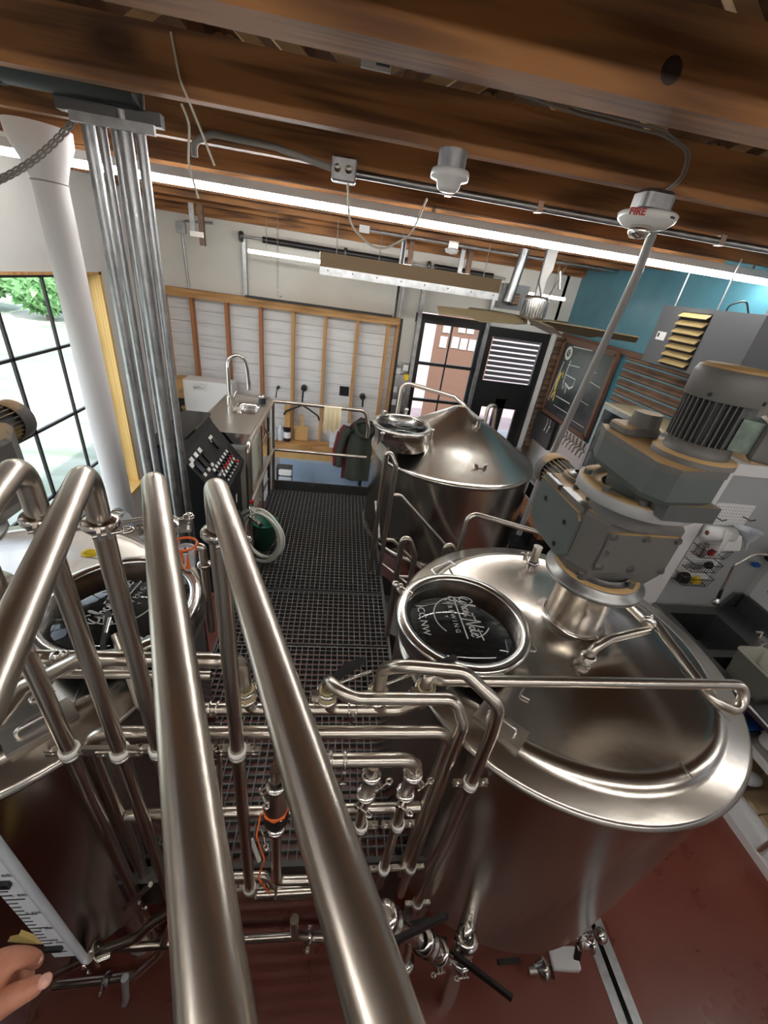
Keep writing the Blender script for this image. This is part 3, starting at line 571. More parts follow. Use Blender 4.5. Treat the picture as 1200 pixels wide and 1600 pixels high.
    for i in range(36):
        q = 2 * PI * i / 36
        if 262 < math.degrees(q) < 330: continue
        u = V((math.cos(q), math.sin(q), 0)); MB().box(V((mx, my, -.23)) + u * .082, (.024, .0035, .125), (u, V((-u.y, u.x, 0)), V((0, 0, 1)))).build('cooling_fin', 'cast_dark', t)
    MB().lathe([(.098, -.170), (.101, -.165), (.101, -.105), (.094, -.088), (.08, -.080), (.0005, -.078)], (mx, my, 0), n=48).build('fan_cowl', 'cast_gray', t)
    for q in (3.6, 5.0): MB().cyl((mx + .1 * math.cos(q), my + .1 * math.sin(q), -.155), (mx + .104 * math.cos(q), my + .104 * math.sin(q), -.155), .006, None, 8).build('cowl_screw', 'black', t)
    ja = math.radians(-38); u = V((math.cos(ja), math.sin(ja), 0)); w = V((-u.y, u.x, 0))
    MB().box(V((mx, my, -.248)) + u * .092, (.06, .10, .09), (u, w, V((0, 0, 1)))).build('terminal_box', 'cast_verd', t)
    MB().rbox(V((mx, my, -.250)) + u * .145, (.14, .11, .065), .012, (w, V((0, 0, 1)), u)).build('terminal_lid', 'cast_gray', t)
    # small drive motor at the back, lying along the deck direction
    c0, c1 = V((1.075, 1.55, -.70)), V((1.075, 1.72, -.70))
    MB().cyl(c0, c1, .058, None, 28).build('drive_motor', 'cast_dark', t)
    for i in range(24):
        q = 2 * PI * i / 24; d = V((math.cos(q), 0, math.sin(q))); MB().box((c0 + c1) / 2 + d * .065, (.02, .15, .003), (d, V((0, 1, 0)), d.cross(V((0, 1, 0))))).build('drive_fin', 'cast_gray', t)
    MB().lathe([(.078, .16), (.081, .165), (.081, .225), (.07, .24), (.0005, .242)], c0, (0, 1, 0), 36).build('drive_cowl', 'cast_gray', t)
    return t
GM = gear_motor('grey geared drive motor, dusty on top, standing on the right tank lid')
g2 = copy_tree(GM, (AX - 2.40, AY, -.945), 'grey geared drive motor at the left picture edge in front of the window')
MB().lathe([(.175, -1.232), (.155, -1.192), (.118, -1.18), (.115, -.945)], (AX - 2.40, AY, 0), n=40).build('motor_neck', 'tank_steel', LT)
# ---------------------------------------------------------------- cone topped tank behind
BX, BY, BR = 1.13, 3.58, .765
t = thing('cone_top_tank', 'cone topped stainless tank standing behind the stair', 'tank', (BX, BY, FZ)); BT = t; c = (BX, BY, 0)
MB().lathe([(BR - .15, FZ + .35), (BR - .04, FZ + .43), (BR, FZ + .5), (BR, -1.36)], c, n=96).build('shell', 'tank_steel', t)
MB().lathe([(BR, -1.37), (BR + .012, -1.36), (BR + .014, -1.34), (BR + .002, -1.325), (BR - .03, -1.318), (.5, -1.16), (.05, -.90), (.03, -.895), (.0005, -.895)], c, n=96).build('cone_lid', 'tank_steel', t)
MB().lathe([(BR + .001, -2.2), (BR + .02, -2.2), (BR + .02, -2.16), (BR + .001, -2.15)], c, n=72).build('deck_ring', 'steel', t)
for i in range(4): a = PI / 4 + i * PI / 2; MB().cyl((BX + .55 * math.cos(a), BY + .55 * math.sin(a), FZ), (BX + .55 * math.cos(a), BY + .55 * math.sin(a), FZ + .45), .045).build('leg', 'steel', t)
hb = hatch(t, (.56, 3.27, -1.03), .23, (.66, .3, 0), (-.5, .86, .0), False, (-.10, -.05, 1), .16)
m = MB(); m.tube([(.46, 3.05, -1.06), (.56, 3.03, -1.05), (.66, 3.05, -1.05)], .009, .03, 8); m.build('lid_handle', 'bright_steel', hb)
for p in ((.38, 3.06, -1.10), (.80, 3.18, -1.07), (.62, 3.52, -1.02), (.42, 3.46, -1.04)):
    m = MB(); m.cyl(V(p) - V((0, 0, .03)), V(p) + V((0, 0, .05)), .012, None, 10); m.ball(V(p) + V((0, 0, .055)), .022, 10, (1, 1, .7)); m.build('swing_bolt', 'bright_steel', hb)
MB().prism([(.42, 2.98, -1.14), (.36, 3.02, -1.10), (.34, 3.04, -1.22), (.42, 2.94, -1.27)], (.02, .03, 0)).build('hinge_plate', 'bright_steel', hb)
MB().tube([(.56, 3.66, -1.2), (.575, 3.70, -.77), (1.08, 3.70, -.85), (1.17, 3.60, -.90), (1.17, 3.59, -1.0)], .019, .06).build('overhead_pipe', 'pipe_steel', t)
m = MB(); m.lathe([(.022, 0), (.034, .005), (.034, .02), (.022, .025)], (1.17, 3.59, -.925), n=20); m.build('pipe_clamp', 'bright_steel', t)
m = MB(); m.cyl((1.25, 3.38, -1.03), (1.25, 3.38, -.95), .022).box((1.25, 3.38, -.945), (.07, .05, .018)); m.build('vent_cock', 'bright_steel', t)
m = MB(); m.prism([(1.16, 2.955, -1.275), (1.14, 2.95, -1.19), (1.175, 2.95, -1.20), (1.20, 2.96, -1.275)], (.0, .012, 0)).prism([(1.22, 2.955, -1.275), (1.225, 2.95, -1.20), (1.25, 2.95, -1.185), (1.255, 2.96, -1.275)], (0, .012, 0)).box((1.205, 2.98, -1.255), (.06, .03, .05)); m.build('lift_lug', 'bright_steel', t)
MB().tube([(1.62, 4.2, -1.3), (1.62, 4.22, -1.02), (1.72, 4.25, -1.02), (1.75, 4.25, -1.3)], .02, .05).build('rear_loop', 'pipe_steel', t)
# ================================================================ PIPEWORK
def ferrule(m, p, d, r=.019):
    """two clamp flanges and a clamp band with hinge and wing nut around a tube at p, along d"""
    p, d = V(p), V(d).normalized(); m.lathe([(r, -.012), (r + .009, -.009), (r + .012, -.004), (r + .012, .004), (r + .009, .009), (r, .012)], p, d, 20)
def clamp(name, p, d, t, ear=(1, 0, 0), r=.019, m_='bright_steel', nut=True):
    m = MB(); ferrule(m, p, d, r); p, d, e = V(p), V(d).normalized(), V(ear); e = (e - d * e.dot(d)).normalized(); w = d.cross(e)
    q = p + e * (r + .018)
    for s in (-1, 1): m.box(q + w * (.007 * s), (.022, .006, .016), (e, w, d))
    m.cyl(q - w * .018 + e * .006, q + w * .03 + e * .006, .0035, None, 8)
    o = m.build(name, m_, t)
    if nut:
        k = MB(); k.tube([q + w * .026 + e * .006, q + w * .030 + e * .014 , q + w * .043 + e * .010, q + w * .043 + e * .002, q + w * .030 - e * .002, q + w * .026 + e * .006], .0038, .003, 6); k.build('wing_nut', 'bright_steel', o)
    h = MB().cyl(p - e * (r + .016) - d * .009, p - e * (r + .016) + d * .009, .006, None, 8); h.build('hinge_pin', 'bright_steel', o)
    return o
def hanger(t, p, r=.019):
    """split pipe support: white collar between two bolted ears"""
    x, y, z = p; m = MB(); m.lathe([(r, -.010), (r + .0055, -.010), (r + .0055, .008), (r, .010)], p, n=24); o = m.build('support_collar', 'pale_gasket', t)
    m = MB(); m.lathe([(r, -.03), (r + .004, -.03), (r + .006, -.014), (r, -.013)], p, n=24)
    for s in (-1, 1):
        for dz in (.004, -.012): m.box((x + s * (r + .022), y, z + dz), (.034, .016, .006))
    m.build('support_ears', 'steel', o)
    for s in (-1, 1): MB().cyl((x + s * (r + .024), y, z - .02), (x + s * (r + .024), y, z + .016), .006, None, 6).build('bolt', 'bright_steel', o)
# five big tubes coming towards the camera, each bent down to a vertical leg
DIRS = ((.31, -.951), (.31, -.951), (.31, -.951), (.398, -.917), (.38, -.925))
legs = ((-.637, 'leftmost, cut by the picture edge at'), (-.510, 'second from the left, over'), (-.408, 'middle one of the five, over'), (-.301, 'fourth, before'), (-.201, 'rightmost, before'))
wher = ('the left window', 'the left tank hatch', 'the left tank hatch', 'the grey conduit bundle', 'the black control panel')
PZ = -.335; PY = .662
for i, (x, w) in enumerate(legs):
    y = PY + .004 * (2 - i); L_ = .78
    t = thing('transfer_pipe', 'thick slanting steel tube, %s %s' % (w, wher[i]), 'pipe', (x, y, -2.2), 'slanting transfer tubes')
    DIRX, DIRY = DIRS[i]; end = (x + DIRX * L_, y + DIRY * L_, PZ + .0)
    bot = -2.17 if i in (3, 4) else -2.62
    MB().tube([end, (x, y, PZ), (x, y, PZ - .105)], .0188, .052, 28, 12).build('tube', 'pipe_steel', t)
    MB().cyl((x, y, PZ - .107), (x, y, bot), .0182, None, 24).build('vertical_leg', 'pipe_steel', t)
    clamp('clamp', (x, y, PZ - .112), (0, 0, 1), t, (.5, -.8, 0) if i != 3 else (1, .3, 0))
    hanger(t, (x, y, -1.165 - .02 * (i < 2)))
    if i == 4:
        hanger(t, (x, y, -2.11)); MB().tube([(x, y, -2.12), (x, y, -2.19), (.12, y, -2.19)], .0185, .04).build('foot_bend', 'pipe_steel', t)
        m = MB(); m.box((-.10, y, -2.19), (.008, .048, .048)); m.build('foot_clip', 'bright_steel', t)
m = MB(); m.bb(-.60, -.17, .66, .672, -1.19, -1.165); solo(m, 'support_bar', 'steel', 'flat steel bar tying the vertical legs of the slanting tubes', 'bar', None, (-.4, .666, -1.18))
# valve header between the tanks
t = thing('valve_header', 'stainless header pipe with four butterfly valves behind the front guardrail', 'pipe', (.02, .785, -1.18)); HZ, HY = -1.185, .79
MB().tube([(-.42, HY, HZ), (.27, HY, HZ), (.335, HY, HZ + .05)], .0185, .04).build('header', 'pipe_steel', t)
MB().tube([(-.62, .95, -1.05), (-.50, HY, HZ), (-.40, HY, HZ)], .0185, .05).build('left_branch', 'pipe_steel', t)
for i, (x, dz) in enumerate(((-.205, 0), (.035, 0), (.19, 0), (.335, .02))):
    p = (x, HY, HZ + .035 + dz); m = MB().tube([(x + .07, HY, HZ), (x + .02, HY, HZ), (x, HY, HZ + .045 + dz)], .0185, .03) if i != 3 else MB().cyl((x, HY, HZ + .03), (x, HY, HZ + .07), .0185)
    m.build('branch', 'pipe_steel', t)
    v = MB().lathe([(.019, 0), (.028, .003), (.030, .012), (.030, .038), (.028, .045), (.019, .048)], (x, HY, HZ + .052 + dz), n=28).build('valve_body', 'old_gasket', t)
    MB().lathe([(.0285, 0), (.033, .002), (.033, .010), (.0285, .012)], (x, HY, HZ + .052 + dz), n=28).lathe([(.0285, .036), (.033, .038), (.033, .046), (.0285, .048)], (x, HY, HZ + .052 + dz), n=28).build('flange_pair', 'bright_steel', v)
    m = MB(); m.box((x - .035, HY - .012, HZ + .085 + dz), (.022, .02, .03)); m.cyl((x - .03, HY - .03, HZ + .06 + dz), (x - .045, HY + .01, HZ + .06 + dz), .005, None, 8); m.build('valve_ear', 'bright_steel', v)
    if i in (1, 2, 3):
        a = V((x + .01, HY + .035, HZ + .09 + dz)); b = a + V((.10, .06, .03)); d = (b - a).normalized(); s = d.cross(V((0, 0, 1)))
        MB().prism([a - s * .008 + V((0, 0, 0)), a + s * .012, b + s * .016, b - s * .004, (a + b) / 2 - s * .02], (0, 0, .012)).build('lever', 'black', v)
        MB().cyl(a + V((.02, 0, -.01)), b + V((.03, -.02, -.03)), .005, None, 8).build('lever_rod', 'bright_steel', v)
for x in (-.30, .118):
    m = MB()
    for dx in (-.011, .011): m.lathe([(.0188, -.003), (.026, -.003), (.026, .003), (.0188, .003)], (x + dx, HY, HZ), (1, 0, 0), 20)
    m.bb(x - .012, x + .012, HY - .034, HY - .022, HZ - .012, HZ + .012); o = m.build('sleeve_clamp', 'bright_steel', t)
    MB().cyl((x, HY - .03, HZ - .03), (x, HY - .03, HZ + .02), .004, None, 6).build('bolt', 'steel', o)
# pipes leaving the valves
t = thing('low_arch_pipe', 'steel pipe from the left valve running right then straight down beside the right tank', 'pipe', (.44, .70, -2.3))
MB().tube([(.035, HY, -1.085), (.035, HY, -1.045), (.07, .74, -1.03), (.12, .735, -1.05), (.415, .735, -1.05), (.445, .70, -1.12), (.452, .70, -2.42)], .0185, .045).build('tube', 'pipe_steel', t); hanger(t, (.451, .70, -2.13))
t = thing('high_arch_pipe', 'tall arched steel pipe before the right hatch, dropping through a white collar', 'pipe', (.52, .66, -2.4))
MB().tube([(.19, HY, -1.085), (.19, .78, -.98), (.22, .73, -.90), (.40, .715, -.90), (.505, .66, -.97), (.518, .66, -1.1), (.522, .66, -2.45)], .0185, .055).build('tube', 'pipe_steel', t); hanger(t, (.5185, .66, -1.37)); hanger(t, (.522, .66, -2.40))
t = thing('rinse_pipe', 'long level steel pipe crossing over the right tank lid to a hooked end', 'pipe', (.9, .82, -1.08))
MB().tube([(.335, HY, -1.06), (.34, .795, -1.02), (.385, .825, -1.082), (1.53, .825, -1.082), (1.505, .775, -1.17), (1.385, .785, -1.125), (1.385, 1.165, -1.085), (1.33, 1.10, -1.085)], .0185, .042).build('tube', 'pipe_steel', t)
clamp('union', (1.345, 1.118, -1.085), (.55, .65, 0), t, (0, 0, -1), nut=False)
t = thing('spray_pipe', 'steel pipe rising at the stair, passing behind the gear motor to the lid port', 'pipe', (.81, 1.98, -1.6))
MB().tube([(.81, 1.98, -1.9), (.815, 1.99, -1.11), (1.45, 1.99, -1.25), (1.40, 1.5, -1.17), (1.36, 1.10, -1.10), (1.26, 1.075, -1.10), (1.13, 1.04, -1.10), (1.045, 1.005, -1.12), (1.045, 1.005, -1.18)], .0175, .05).build('tube', 'pipe_steel', t)
clamp('clamp', (1.045, 1.005, -1.165), (0, 0, 1), t, (-1, -.3, 0))
t = thing('kettle_pipe', 'steel pipe arching from the far left valve over the left tank lid', 'pipe', (-.4, .74, -.93))
MB().tube([(-.205, HY, -1.085), (-.205, .775, -.955), (-.25, .735, -.90), (-.575, .735, -.90), (-.72, .72, -.99), (-.80, .70, -1.10)], .0185, .05).build('tube', 'pipe_steel', t)
clamp('clamp', (-0.673,0.720,-0.955), (-.8, -.05, -.5), t, (0, -.6, -1))
t = thing('hatch_side_pipe', 'pair of level steel pipes behind the slanting tubes on the left tank rim', 'pipe', (-.5, .80, -1.0))
MB().cyl((-0.792,0.800,-0.971), (-0.294,0.800,-0.964), .012).build('upper_tube', 'pipe_steel', t); MB().cyl((-0.815,0.800,-1.047), (-0.301,0.800,-1.043), .012).build('lower_tube', 'pipe_steel', t)
m = MB(); m.ball((-0.661,0.770,-0.938), .018, 10).ball((-0.644,0.770,-0.930), .012, 8).box((-0.676,0.770,-0.951), (.05, .02, .02)); m.build('lid_latch', 'bright_steel', t)
# sampling branch in front of the deck
t = thing('return_manifold', 'steel pipe bent down at its right end with two clamped drop valves', 'pipe', (.17, .64, -1.19)); MY = .635
MB().tube([(.02, MY, -1.185), (.285, MY, -1.185), (.315, MY, -1.255)], .0195, .05).build('tube', 'pipe_steel', t)
for x in (.055, .095):
    m = MB().lathe([(.0197, -.005), (.026, -.005), (.026, .005), (.0197, .005)], (x, MY, -1.185), (1, 0, 0), 20).cyl((x, MY - .025, -1.20), (x, MY - .025, -1.235), .005, None, 8); o = m.build('band', 'steel', t)
    if x > .08: MB().tube([(x, MY - .025, -1.235), (x - .013, MY - .025, -1.26), (x + .013, MY - .025, -1.26), (x, MY - .025, -1.235)], .003, .003, 6).build('wing_nut', 'bright_steel', o)
for x in (.18, .305):
    MB().cyl((x, MY, -1.21), (x, MY, -1.27), .019).build('stub', 'pipe_steel', t)
    clamp('clamp', (x, MY, -1.265), (0, 0, 1), t, (.5, -.8, 0)); MB().cyl((x, MY, -1.27), (x - .005, MY, -1.37), .020).build('check_valve', 'steel', t)
    clamp('clamp', (x - .005, MY, -1.375), (0, 0, 1), t, (-.5, -.8, 0)); MB().cyl((x - .005, MY, -1.38), (x, MY, -1.99), .0165).build('drop_tube', 'pipe_steel', t)
    hanger(t, (x + .002, MY, -1.575), .017)
hanger(t, (.305, MY, -1.93), .017); MB().tube([(.305, MY, -1.97), (.305, MY, -2.08), (.25, MY, -2.2)], .017, .05).build('foot_bend', 'pipe_steel', t)
t = thing('flow_meter', 'flow sensor with orange ring and black body in a vertical steel pipe', 'meter', (-.095, .645, -2.1))
x, y = -.097, .645
MB().cyl((x, y, -1.30), (x, y, -1.24), .017).build('upper_tube', 'pipe_steel', t); clamp('clamp', (x, y, -1.335), (0, 0, 1), t, (-1, -.6, 0))
MB().lathe([(.017, -1.34), (.026, -1.36), (.026, -1.40), (.036, -1.43), (.038, -1.465)], (x, y, 0), n=20).build('housing', 'steel', t)
MB().lathe([(.040, -1.475), (.042, -1.47), (.042, -1.458), (.038, -1.455)], (x, y, 0), n=8).build('ring', 'orange', t)
MB().lathe([(.040, -1.475), (.040, -1.53), (.028, -1.56), (.022, -1.575)], (x, y, 0), n=20).build('black_body', 'black', t)
clamp('clamp', (x, y, -1.60), (0, 0, 1), t, (-1, -.5, 0)); MB().tube([(x, y, -1.60), (x, y, -2.03), (x + .16, y, -2.04)], .0175, .03).build('lower_tube', 'pipe_steel', t)
MB().tube([(x - .045, y - .01, -1.48), (x - .06, y - .02, -1.6), (x - .035, y - .03, -1.75), (x - .06, y - .03, -1.9), (x - .02, y - .03, -2.05)], .003, .06, 6).build('signal_wire', 'orange', t)
t = thing('return_bend', 'low steel pipe with a small bend just under the deck edge', 'pipe', (-.2, .69, -2.12))
MB().tube([(-.36, .69, -2.11), (-.14, .69, -2.11), (-.11, .67, -2.19), (.11, .66, -2.20)], .0155, .04).build('tube', 'pipe_steel', t); MB().cyl((-.40, .70, -2.16), (-.12, .70, -2.16), .009).build('rod', 'pipe_steel', t)
m = MB().bb(-.075, -.06, .635, .65, -2.235, -2.185); m.build('bracket', 'bright_steel', t)
t = thing('floor_manifold', 'long level steel pipe low over the red floor with an upright stub', 'pipe', (-.3, .62, -2.52))
MB().cyl((-.86, .62, -2.555), (.30, .62, -2.57), .0165).build('tube', 'pipe_steel', t); MB().tube([(-.02, .60, -2.28), (-.015, .60, -2.46), (.06, .60, -2.52), (.16, .60, -2.535)], .018, .05).build('upright', 'pipe_steel', t)
clamp('clamp', (.045, .60, -2.51), (1, 0, -.25), t, (0, -1, -.4))
t = thing('left_drain_pipe', 'curved steel drain pipe under the left tank near the hand', 'pipe', (-.8, .58, -2.6))
MB().tube([(-0.349,0.620,-1.996), (-0.547,0.600,-2.209), (-0.629,0.600,-2.371), (-0.797,0.580,-2.439), (-0.975,0.580,-2.646), (-1.191,0.580,-3.085), (-1.463,0.580,-3.966)], .0185, .15).build('tube', 'pipe_steel', t)
clamp('clamp', (-0.783,0.580,-2.403), (1, 0, .35), t, (0, -1, .5))
t = thing('left_tank_outlet', 'steel pipe turning under the left tank with a clamp and hanging hose tail', 'pipe', (-.7, .62, -2.8))
MB().tube([(-1.101,0.620,-3.013), (-0.892,0.620,-2.993), (-0.747,0.620,-2.963), (-0.599,0.620,-2.669), (-0.491,0.640,-2.301)], .018, .12).build('tube', 'pipe_steel', t)
clamp('clamp', (-0.867,0.620,-2.980), (1, 0, .1), t, (0, -.4, 1)); MB().tube([(-0.767,0.600,-2.885), (-0.819,0.600,-3.220), (-1.014,0.600,-4.003)], .016, .05).build('hose_tail', 'clear_plastic', t)
t = thing('deck_corner_frame', 'dark steel channel under the near left corner of the deck', 'bracket', (-.64, .70, -2.2)); MB().bb(-.70, -.50, .69, .72, -2.34, -2.13).build('plate', 'dark_metal', t)
MB().tube([(-0.623,0.600,-2.066), (-0.578,0.600,-1.983), (-0.507,0.600,-1.864)], .008, .01).build('rod', 'bright_steel', t); MB().tube([(-0.566,0.600,-2.015), (-0.569,0.600,-2.087), (-0.552,0.600,-2.065)], .005, .01, 6).build('hook', 'bright_steel', t)
# valve cluster at the foot of the right tank
t = thing('outlet_valves', 'cluster of steel tees and black handled butterfly valves under the right tank', 'valve', (.66, .52, -2.6))
def butterfly(p, d, h, t):
    p, d = V(p), V(d).normalized(); m = MB(); m.lathe([(a * 1.4, b * 1.4) for a, b in ((.02, -.03), (.034, -.027), (.034, -.017), (.028, -.013), (.03, 0), (.028, .013), (.034, .017), (.034, .027), (.02, .03))], p, d, 24); o = m.build('butterfly_valve', 'bright_steel', t)
    h = V(h); u = (h - d * h.dot(d)).normalized(); w = d.cross(u); b = p + w * .06
    MB().cyl(p, b, .011, None, 8).box(b + u * .09, (.24, .034, .014), (u, d, w)).build('handle', 'black', o)
K = [(0.292,0.500,-1.917), (0.421,0.500,-2.141), (0.584,0.500,-2.386), (0.718,0.500,-2.597)]
MB().tube(K, .028, .03).build('header', 'bright_steel', t); MB().tube([(0.779,0.660,-2.549), (0.706,0.540,-2.248), (0.718,0.500,-2.597), (0.801,0.500,-3.203), (0.816,0.500,-3.630), (0.744,0.500,-4.108)], .036, .06).build('elbow', 'bright_steel', t)
MB().tube([K[1], (0.438,0.500,-2.376), (0.477,0.500,-2.755), (0.667,0.500,-3.422)], .028, .04).build('drop', 'bright_steel', t)
butterfly((0.503,0.500,-2.247), V(K[2]) - V(K[1]), V(K[3]) - V(K[1]), t); butterfly((0.707,0.520,-2.378), V((0.718,0.500,-2.597)) - V((0.706,0.540,-2.248)), (.3, -.3, -1), t); butterfly((0.447,0.500,-2.507), (0, 0, 1), (.3, 0, -1), t); butterfly((0.312,0.500,-1.958), V(K[1]) - V(K[0]), (.6, .1, .3), t)
for p, d in ((K[2], V(K[2]) - V(K[1])), ((0.716,0.505,-2.528), V((0.718,0.500,-2.597)) - V((0.706,0.540,-2.248))), ((0.824,0.500,-3.484), V((.1, 0, 1)))): clamp('clamp', p, d, t, (0, -1, 0), .036)
t = thing('drain_valve', 'steel drain valve with long black lever at the bottom right of the right tank', 'valve', (1.2, .55, -2.65))
q = V((1.559,0.620,-2.972)); butterfly(q, (.8, -.25, .1), (1, -.4, -.1), t); m = MB().ball(V((1.564,0.600,-2.808)), .035, 14); m.build('end_cap', 'bright_steel', t); MB().cyl(q - V((.10, -.05, .02)), q, .022).build('stub', 'bright_steel', t)
t = thing('sample_valve', 'steel disc valve with thin black lever under the right tank front', 'valve', (1.0, .55, -2.75))
q = V((1.348,0.560,-3.145)); MB().lathe([(.02, -.05), (.05, -.012), (.055, 0), (.05, .012), (.02, .03)], q, (.95, -.2, .1), 28).build('disc', 'bright_steel', t); MB().cyl(q + V((.03, 0, .03)), (1.670,0.540,-3.772), .008, None, 8).build('lever', 'black', t)
MB().cyl(q - V((.09, 0, -.0)), q, .018).build('stub', 'steel', t); MB().box((1.079,0.560,-2.927), (.12, .02, .025)).build('lever_grip', 'black', t)
t = thing('actuator', 'white plastic actuator box under the right tank', 'actuator', (1.1, .6, -2.75)); MB().rbox((1.553,0.620,-3.309), (.16, .10, .10), .012, (V((.95, -.1, .2)).normalized(), V((.1, 1, 0)).normalized(), V((-.2, 0, 1)).normalized())).build('body', 'white', t); MB().bb(*[c for q in zip(V((1.570,0.600,-3.469)) - V((.03, .02, .02)), V((1.570,0.600,-3.469)) + V((.03, .02, .02))) for c in q]).build('connector', 'beige', t)
# ================================================================ CEILING THINGS
def led(name, label, x0, x1, y, z, m):
    t = thing(name, label, 'light', ((x0 + x1) / 2, y, z), 'strip lights')
    MB().prism([(x0, y - .045, z + .015), (x0, y - .03, z + .06), (x0, y + .03, z + .06), (x0, y + .045, z + .015)], (x1 - x0, 0, 0)).build('reflector', 'white', t)
    MB().cyl((x0, y, z), (x1, y, z), .019, None, 12).build('tube', m, t)
    for x in (x0 + .2, (x0 + x1) / 2, x1 - .2): MB().bb(x - .01, x + .01, y - .01, y + .01, z + .06, z + .09).build('hanger', 'galv', t)
led('strip_light', 'long white strip light crossing the whole ceiling', -1.98, 3.0, 3.07, .335, 'led')
led('strip_light', 'unseen strip light added over the deck behind the photographer', -1.72, 3.0, -.35, .335, 'led_added_rear')  # this and the next are added out of view to light the near beams
led('strip_light', 'unseen strip light added by the rear wall behind the photographer', -1.72, 3.0, -2.9, .335, 'led_added_rear')
led('strip_light', 'unseen strip light added over the sink room at the right', 3.6, 6.6, .4, .335, 'led_added_room')  # added out of view to brighten the sink room
t = thing('far_strip_light', 'short strip light hung before the back wall behind the brown bar', 'light', (.5, 5.2, .06)); MB().cyl((-1.04, 5.2, .075), (2.58, 5.2, .075), .018, None, 12).build('tube', 'led_small', t)
for x in (-.85, .35, 1.55, 2.4): MB().cyl((x, 5.2, .09), (x, 5.2, CB), .004, None, 6).build('suspension_wire', 'wire_gray', t)
t = thing('brown_bar', 'long brown bar with a drilled aluminium flange hung over the back area', 'heater', (.7, 4.5, .05))
MB().bb(-.245, 1.53, 4.49, 4.58, .03, .15).build('bar', 'brown_board', t); MB().bb(-.245, 1.53, 4.475, 4.489, -.035, .03).build('flange', 'galv', t)
for k in range(8): x = -.17 + .235 * k; MB().cyl((x, 4.474, .005), (x, 4.4755, .005), .007, None, 8).build('hole', 'black', t)
for x in (-.1, .5, 1.35): MB().cyl((x, 4.53, .15), (x, 4.53, CB), .004, None, 6).build('suspension_wire', 'wire_gray', t)
MB().bb(-.26, .02, 4.60, 4.66, .13, .15).build('end_bracket', 'galv', t)
t = thing('burner_box', 'grey burner box with a flue at the right end of the brown bar', 'heater', (1.65, 4.5, .0)); MB().bb(1.55, 1.60, 4.46, 4.60, -.10, .12).build('burner_plate', 'dark_metal', t); MB().bb(1.60, 1.86, 4.55, 4.75, -.10, .13).build('box', 'heater_gray', t); MB().cyl((1.62, 4.42, -.03), (1.66, 4.42, .42), .045, None, 20).build('flue', 'galv', t)
for z in (-.03, 0, .03): MB().cyl((1.68, 4.50, z), (1.75, 4.50, z), .022, None, 14).build('port', 'rust', t)
# fan
FX, FY = 1.66, 3.85
t = thing('ceiling_fan', 'brown bladed ceiling fan with finned motor over the cone topped tank', 'fan', (FX, FY, -.17))
MB().bb(FX - .10, FX + .12, FY - .05, FY + .05, .395, .42).build('ceiling_plate', 'galv', t)
MB().prism([(FX - .03, FY - .02, .40), (FX + .06, FY - .02, .40), (FX + .06, FY - .02, .25), (FX + .03, FY - .02, .18), (FX + .03, FY - .02, .0), (FX - .03, FY - .02, .0), (FX - .03, FY - .02, .2)], (0, .03, 0)).build('hanger_bracket', 'conduit_gray', t)
MB().lathe([(.0005, .05), (.09, .05), (.10, .03), (.10, -.12), (.09, -.135), (.0005, -.135)], (FX, FY, 0), n=40).build('motor', 'steel', t)
for i in range(30): q = 2 * PI * i / 30; u = V((math.cos(q), math.sin(q), 0)); MB().box(V((FX, FY, -.045)) + u * .104, (.018, .006, .13), (u, V((-u.y, u.x, 0)), V((0, 0, 1)))).build('motor_fin', 'galv', t)
MB().cyl((FX, FY, -.135), (FX, FY, -.175), .045, None, 20).build('hub', 'bright_steel', t)
for i in range(5):
    q = math.radians(188 + 72 * i); u = V((math.cos(q), math.sin(q), 0)); w = V((-u.y, u.x, 0)); c = V((FX, FY, -.165)); tz = V((0, 0, 1))
    w = (w - tz * .55).normalized(); pts = [c + u * .05 + w * .03, c + u * .15 + w * .05, c + u * .52 + w * .085, c + u * .58 + w * .045, c + u * .88 + w * .04, c + u * .88 - w * .05, c + u * .50 - w * .07, c + u * .15 - w * .07, c + u * .05 - w * .03]
    MB().prism(pts, (0, 0, .010)).build('blade', 'fan_brown', t)
MB().tube([(FX - .06, FY - .06, .42), (FX - .05, FY - .06, .15), (FX + .0, FY - .1, .03)], .006, .1, 8).build('cable', 'black', t)
MB().tube([(FX + .12, FY - .03, .25), (FX + .16, FY - .03, .12)], .012, .02, 8).build('safety_cable_end', 'bright_steel', t)
# alarms
t = thing('smoke_detector', 'round white smoke detector on a steel can under the second joist', 'alarm', (.345, 1.84, .42))
MB().cyl((.345, 1.84, .42), (.345, 1.84, .365), .05, None, 28).build('can', 'galv', t); MB().lathe([(.0005, .366), (.066, .366), (.07, .355), (.068, .34), (.045, .335), (.04, .315), (.03, .305), (.0005, .303)], (.345, 1.84, 0), n=36).build('head', 'white_gloss', t)
t = thing('fire_alarm', 'white alarm plate reading FIRE with a clear strobe under a steel box', 'alarm', (1.13, 1.84, .42)); ax, ay = 1.14, 1.84
MB().rbox((ax, ay, .385), (.13, .10, .07), .025).build('steel_box', 'galv', t); m = MB()
MB().lathe([(.0005, .352), (.10, .352), (.108, .345), (.102, .325), (.075, .305), (.0005, .303)], (ax, ay, 0), n=40).build('plate', 'white_gloss', t)
fd = V((-.55, -.83, 0)).normalized(); fx = V((fd.y * -1, fd.x, 0)); nr = V((fd.x, fd.y, -.35)).normalized(); up = nr.cross(V((.83, -.55, 0))).normalized()
m.text('FIRE', .030, V((ax, ay, .337)) + fd * .1105 + V((.83, -.55, 0)) * -.035, (.83, -.55, 0), (0, 0, 1), .001, 'CENTER', .0012); m.build('lettering', 'red', t)
MB().box(V((ax, ay, .334)) + V((.35, -.93, 0)) * .106, (.022, .004, .006), (V((.93, .35, 0)), V((.35, -.93, 0)), V((0, 0, 1)))).build('slot', 'black', t)
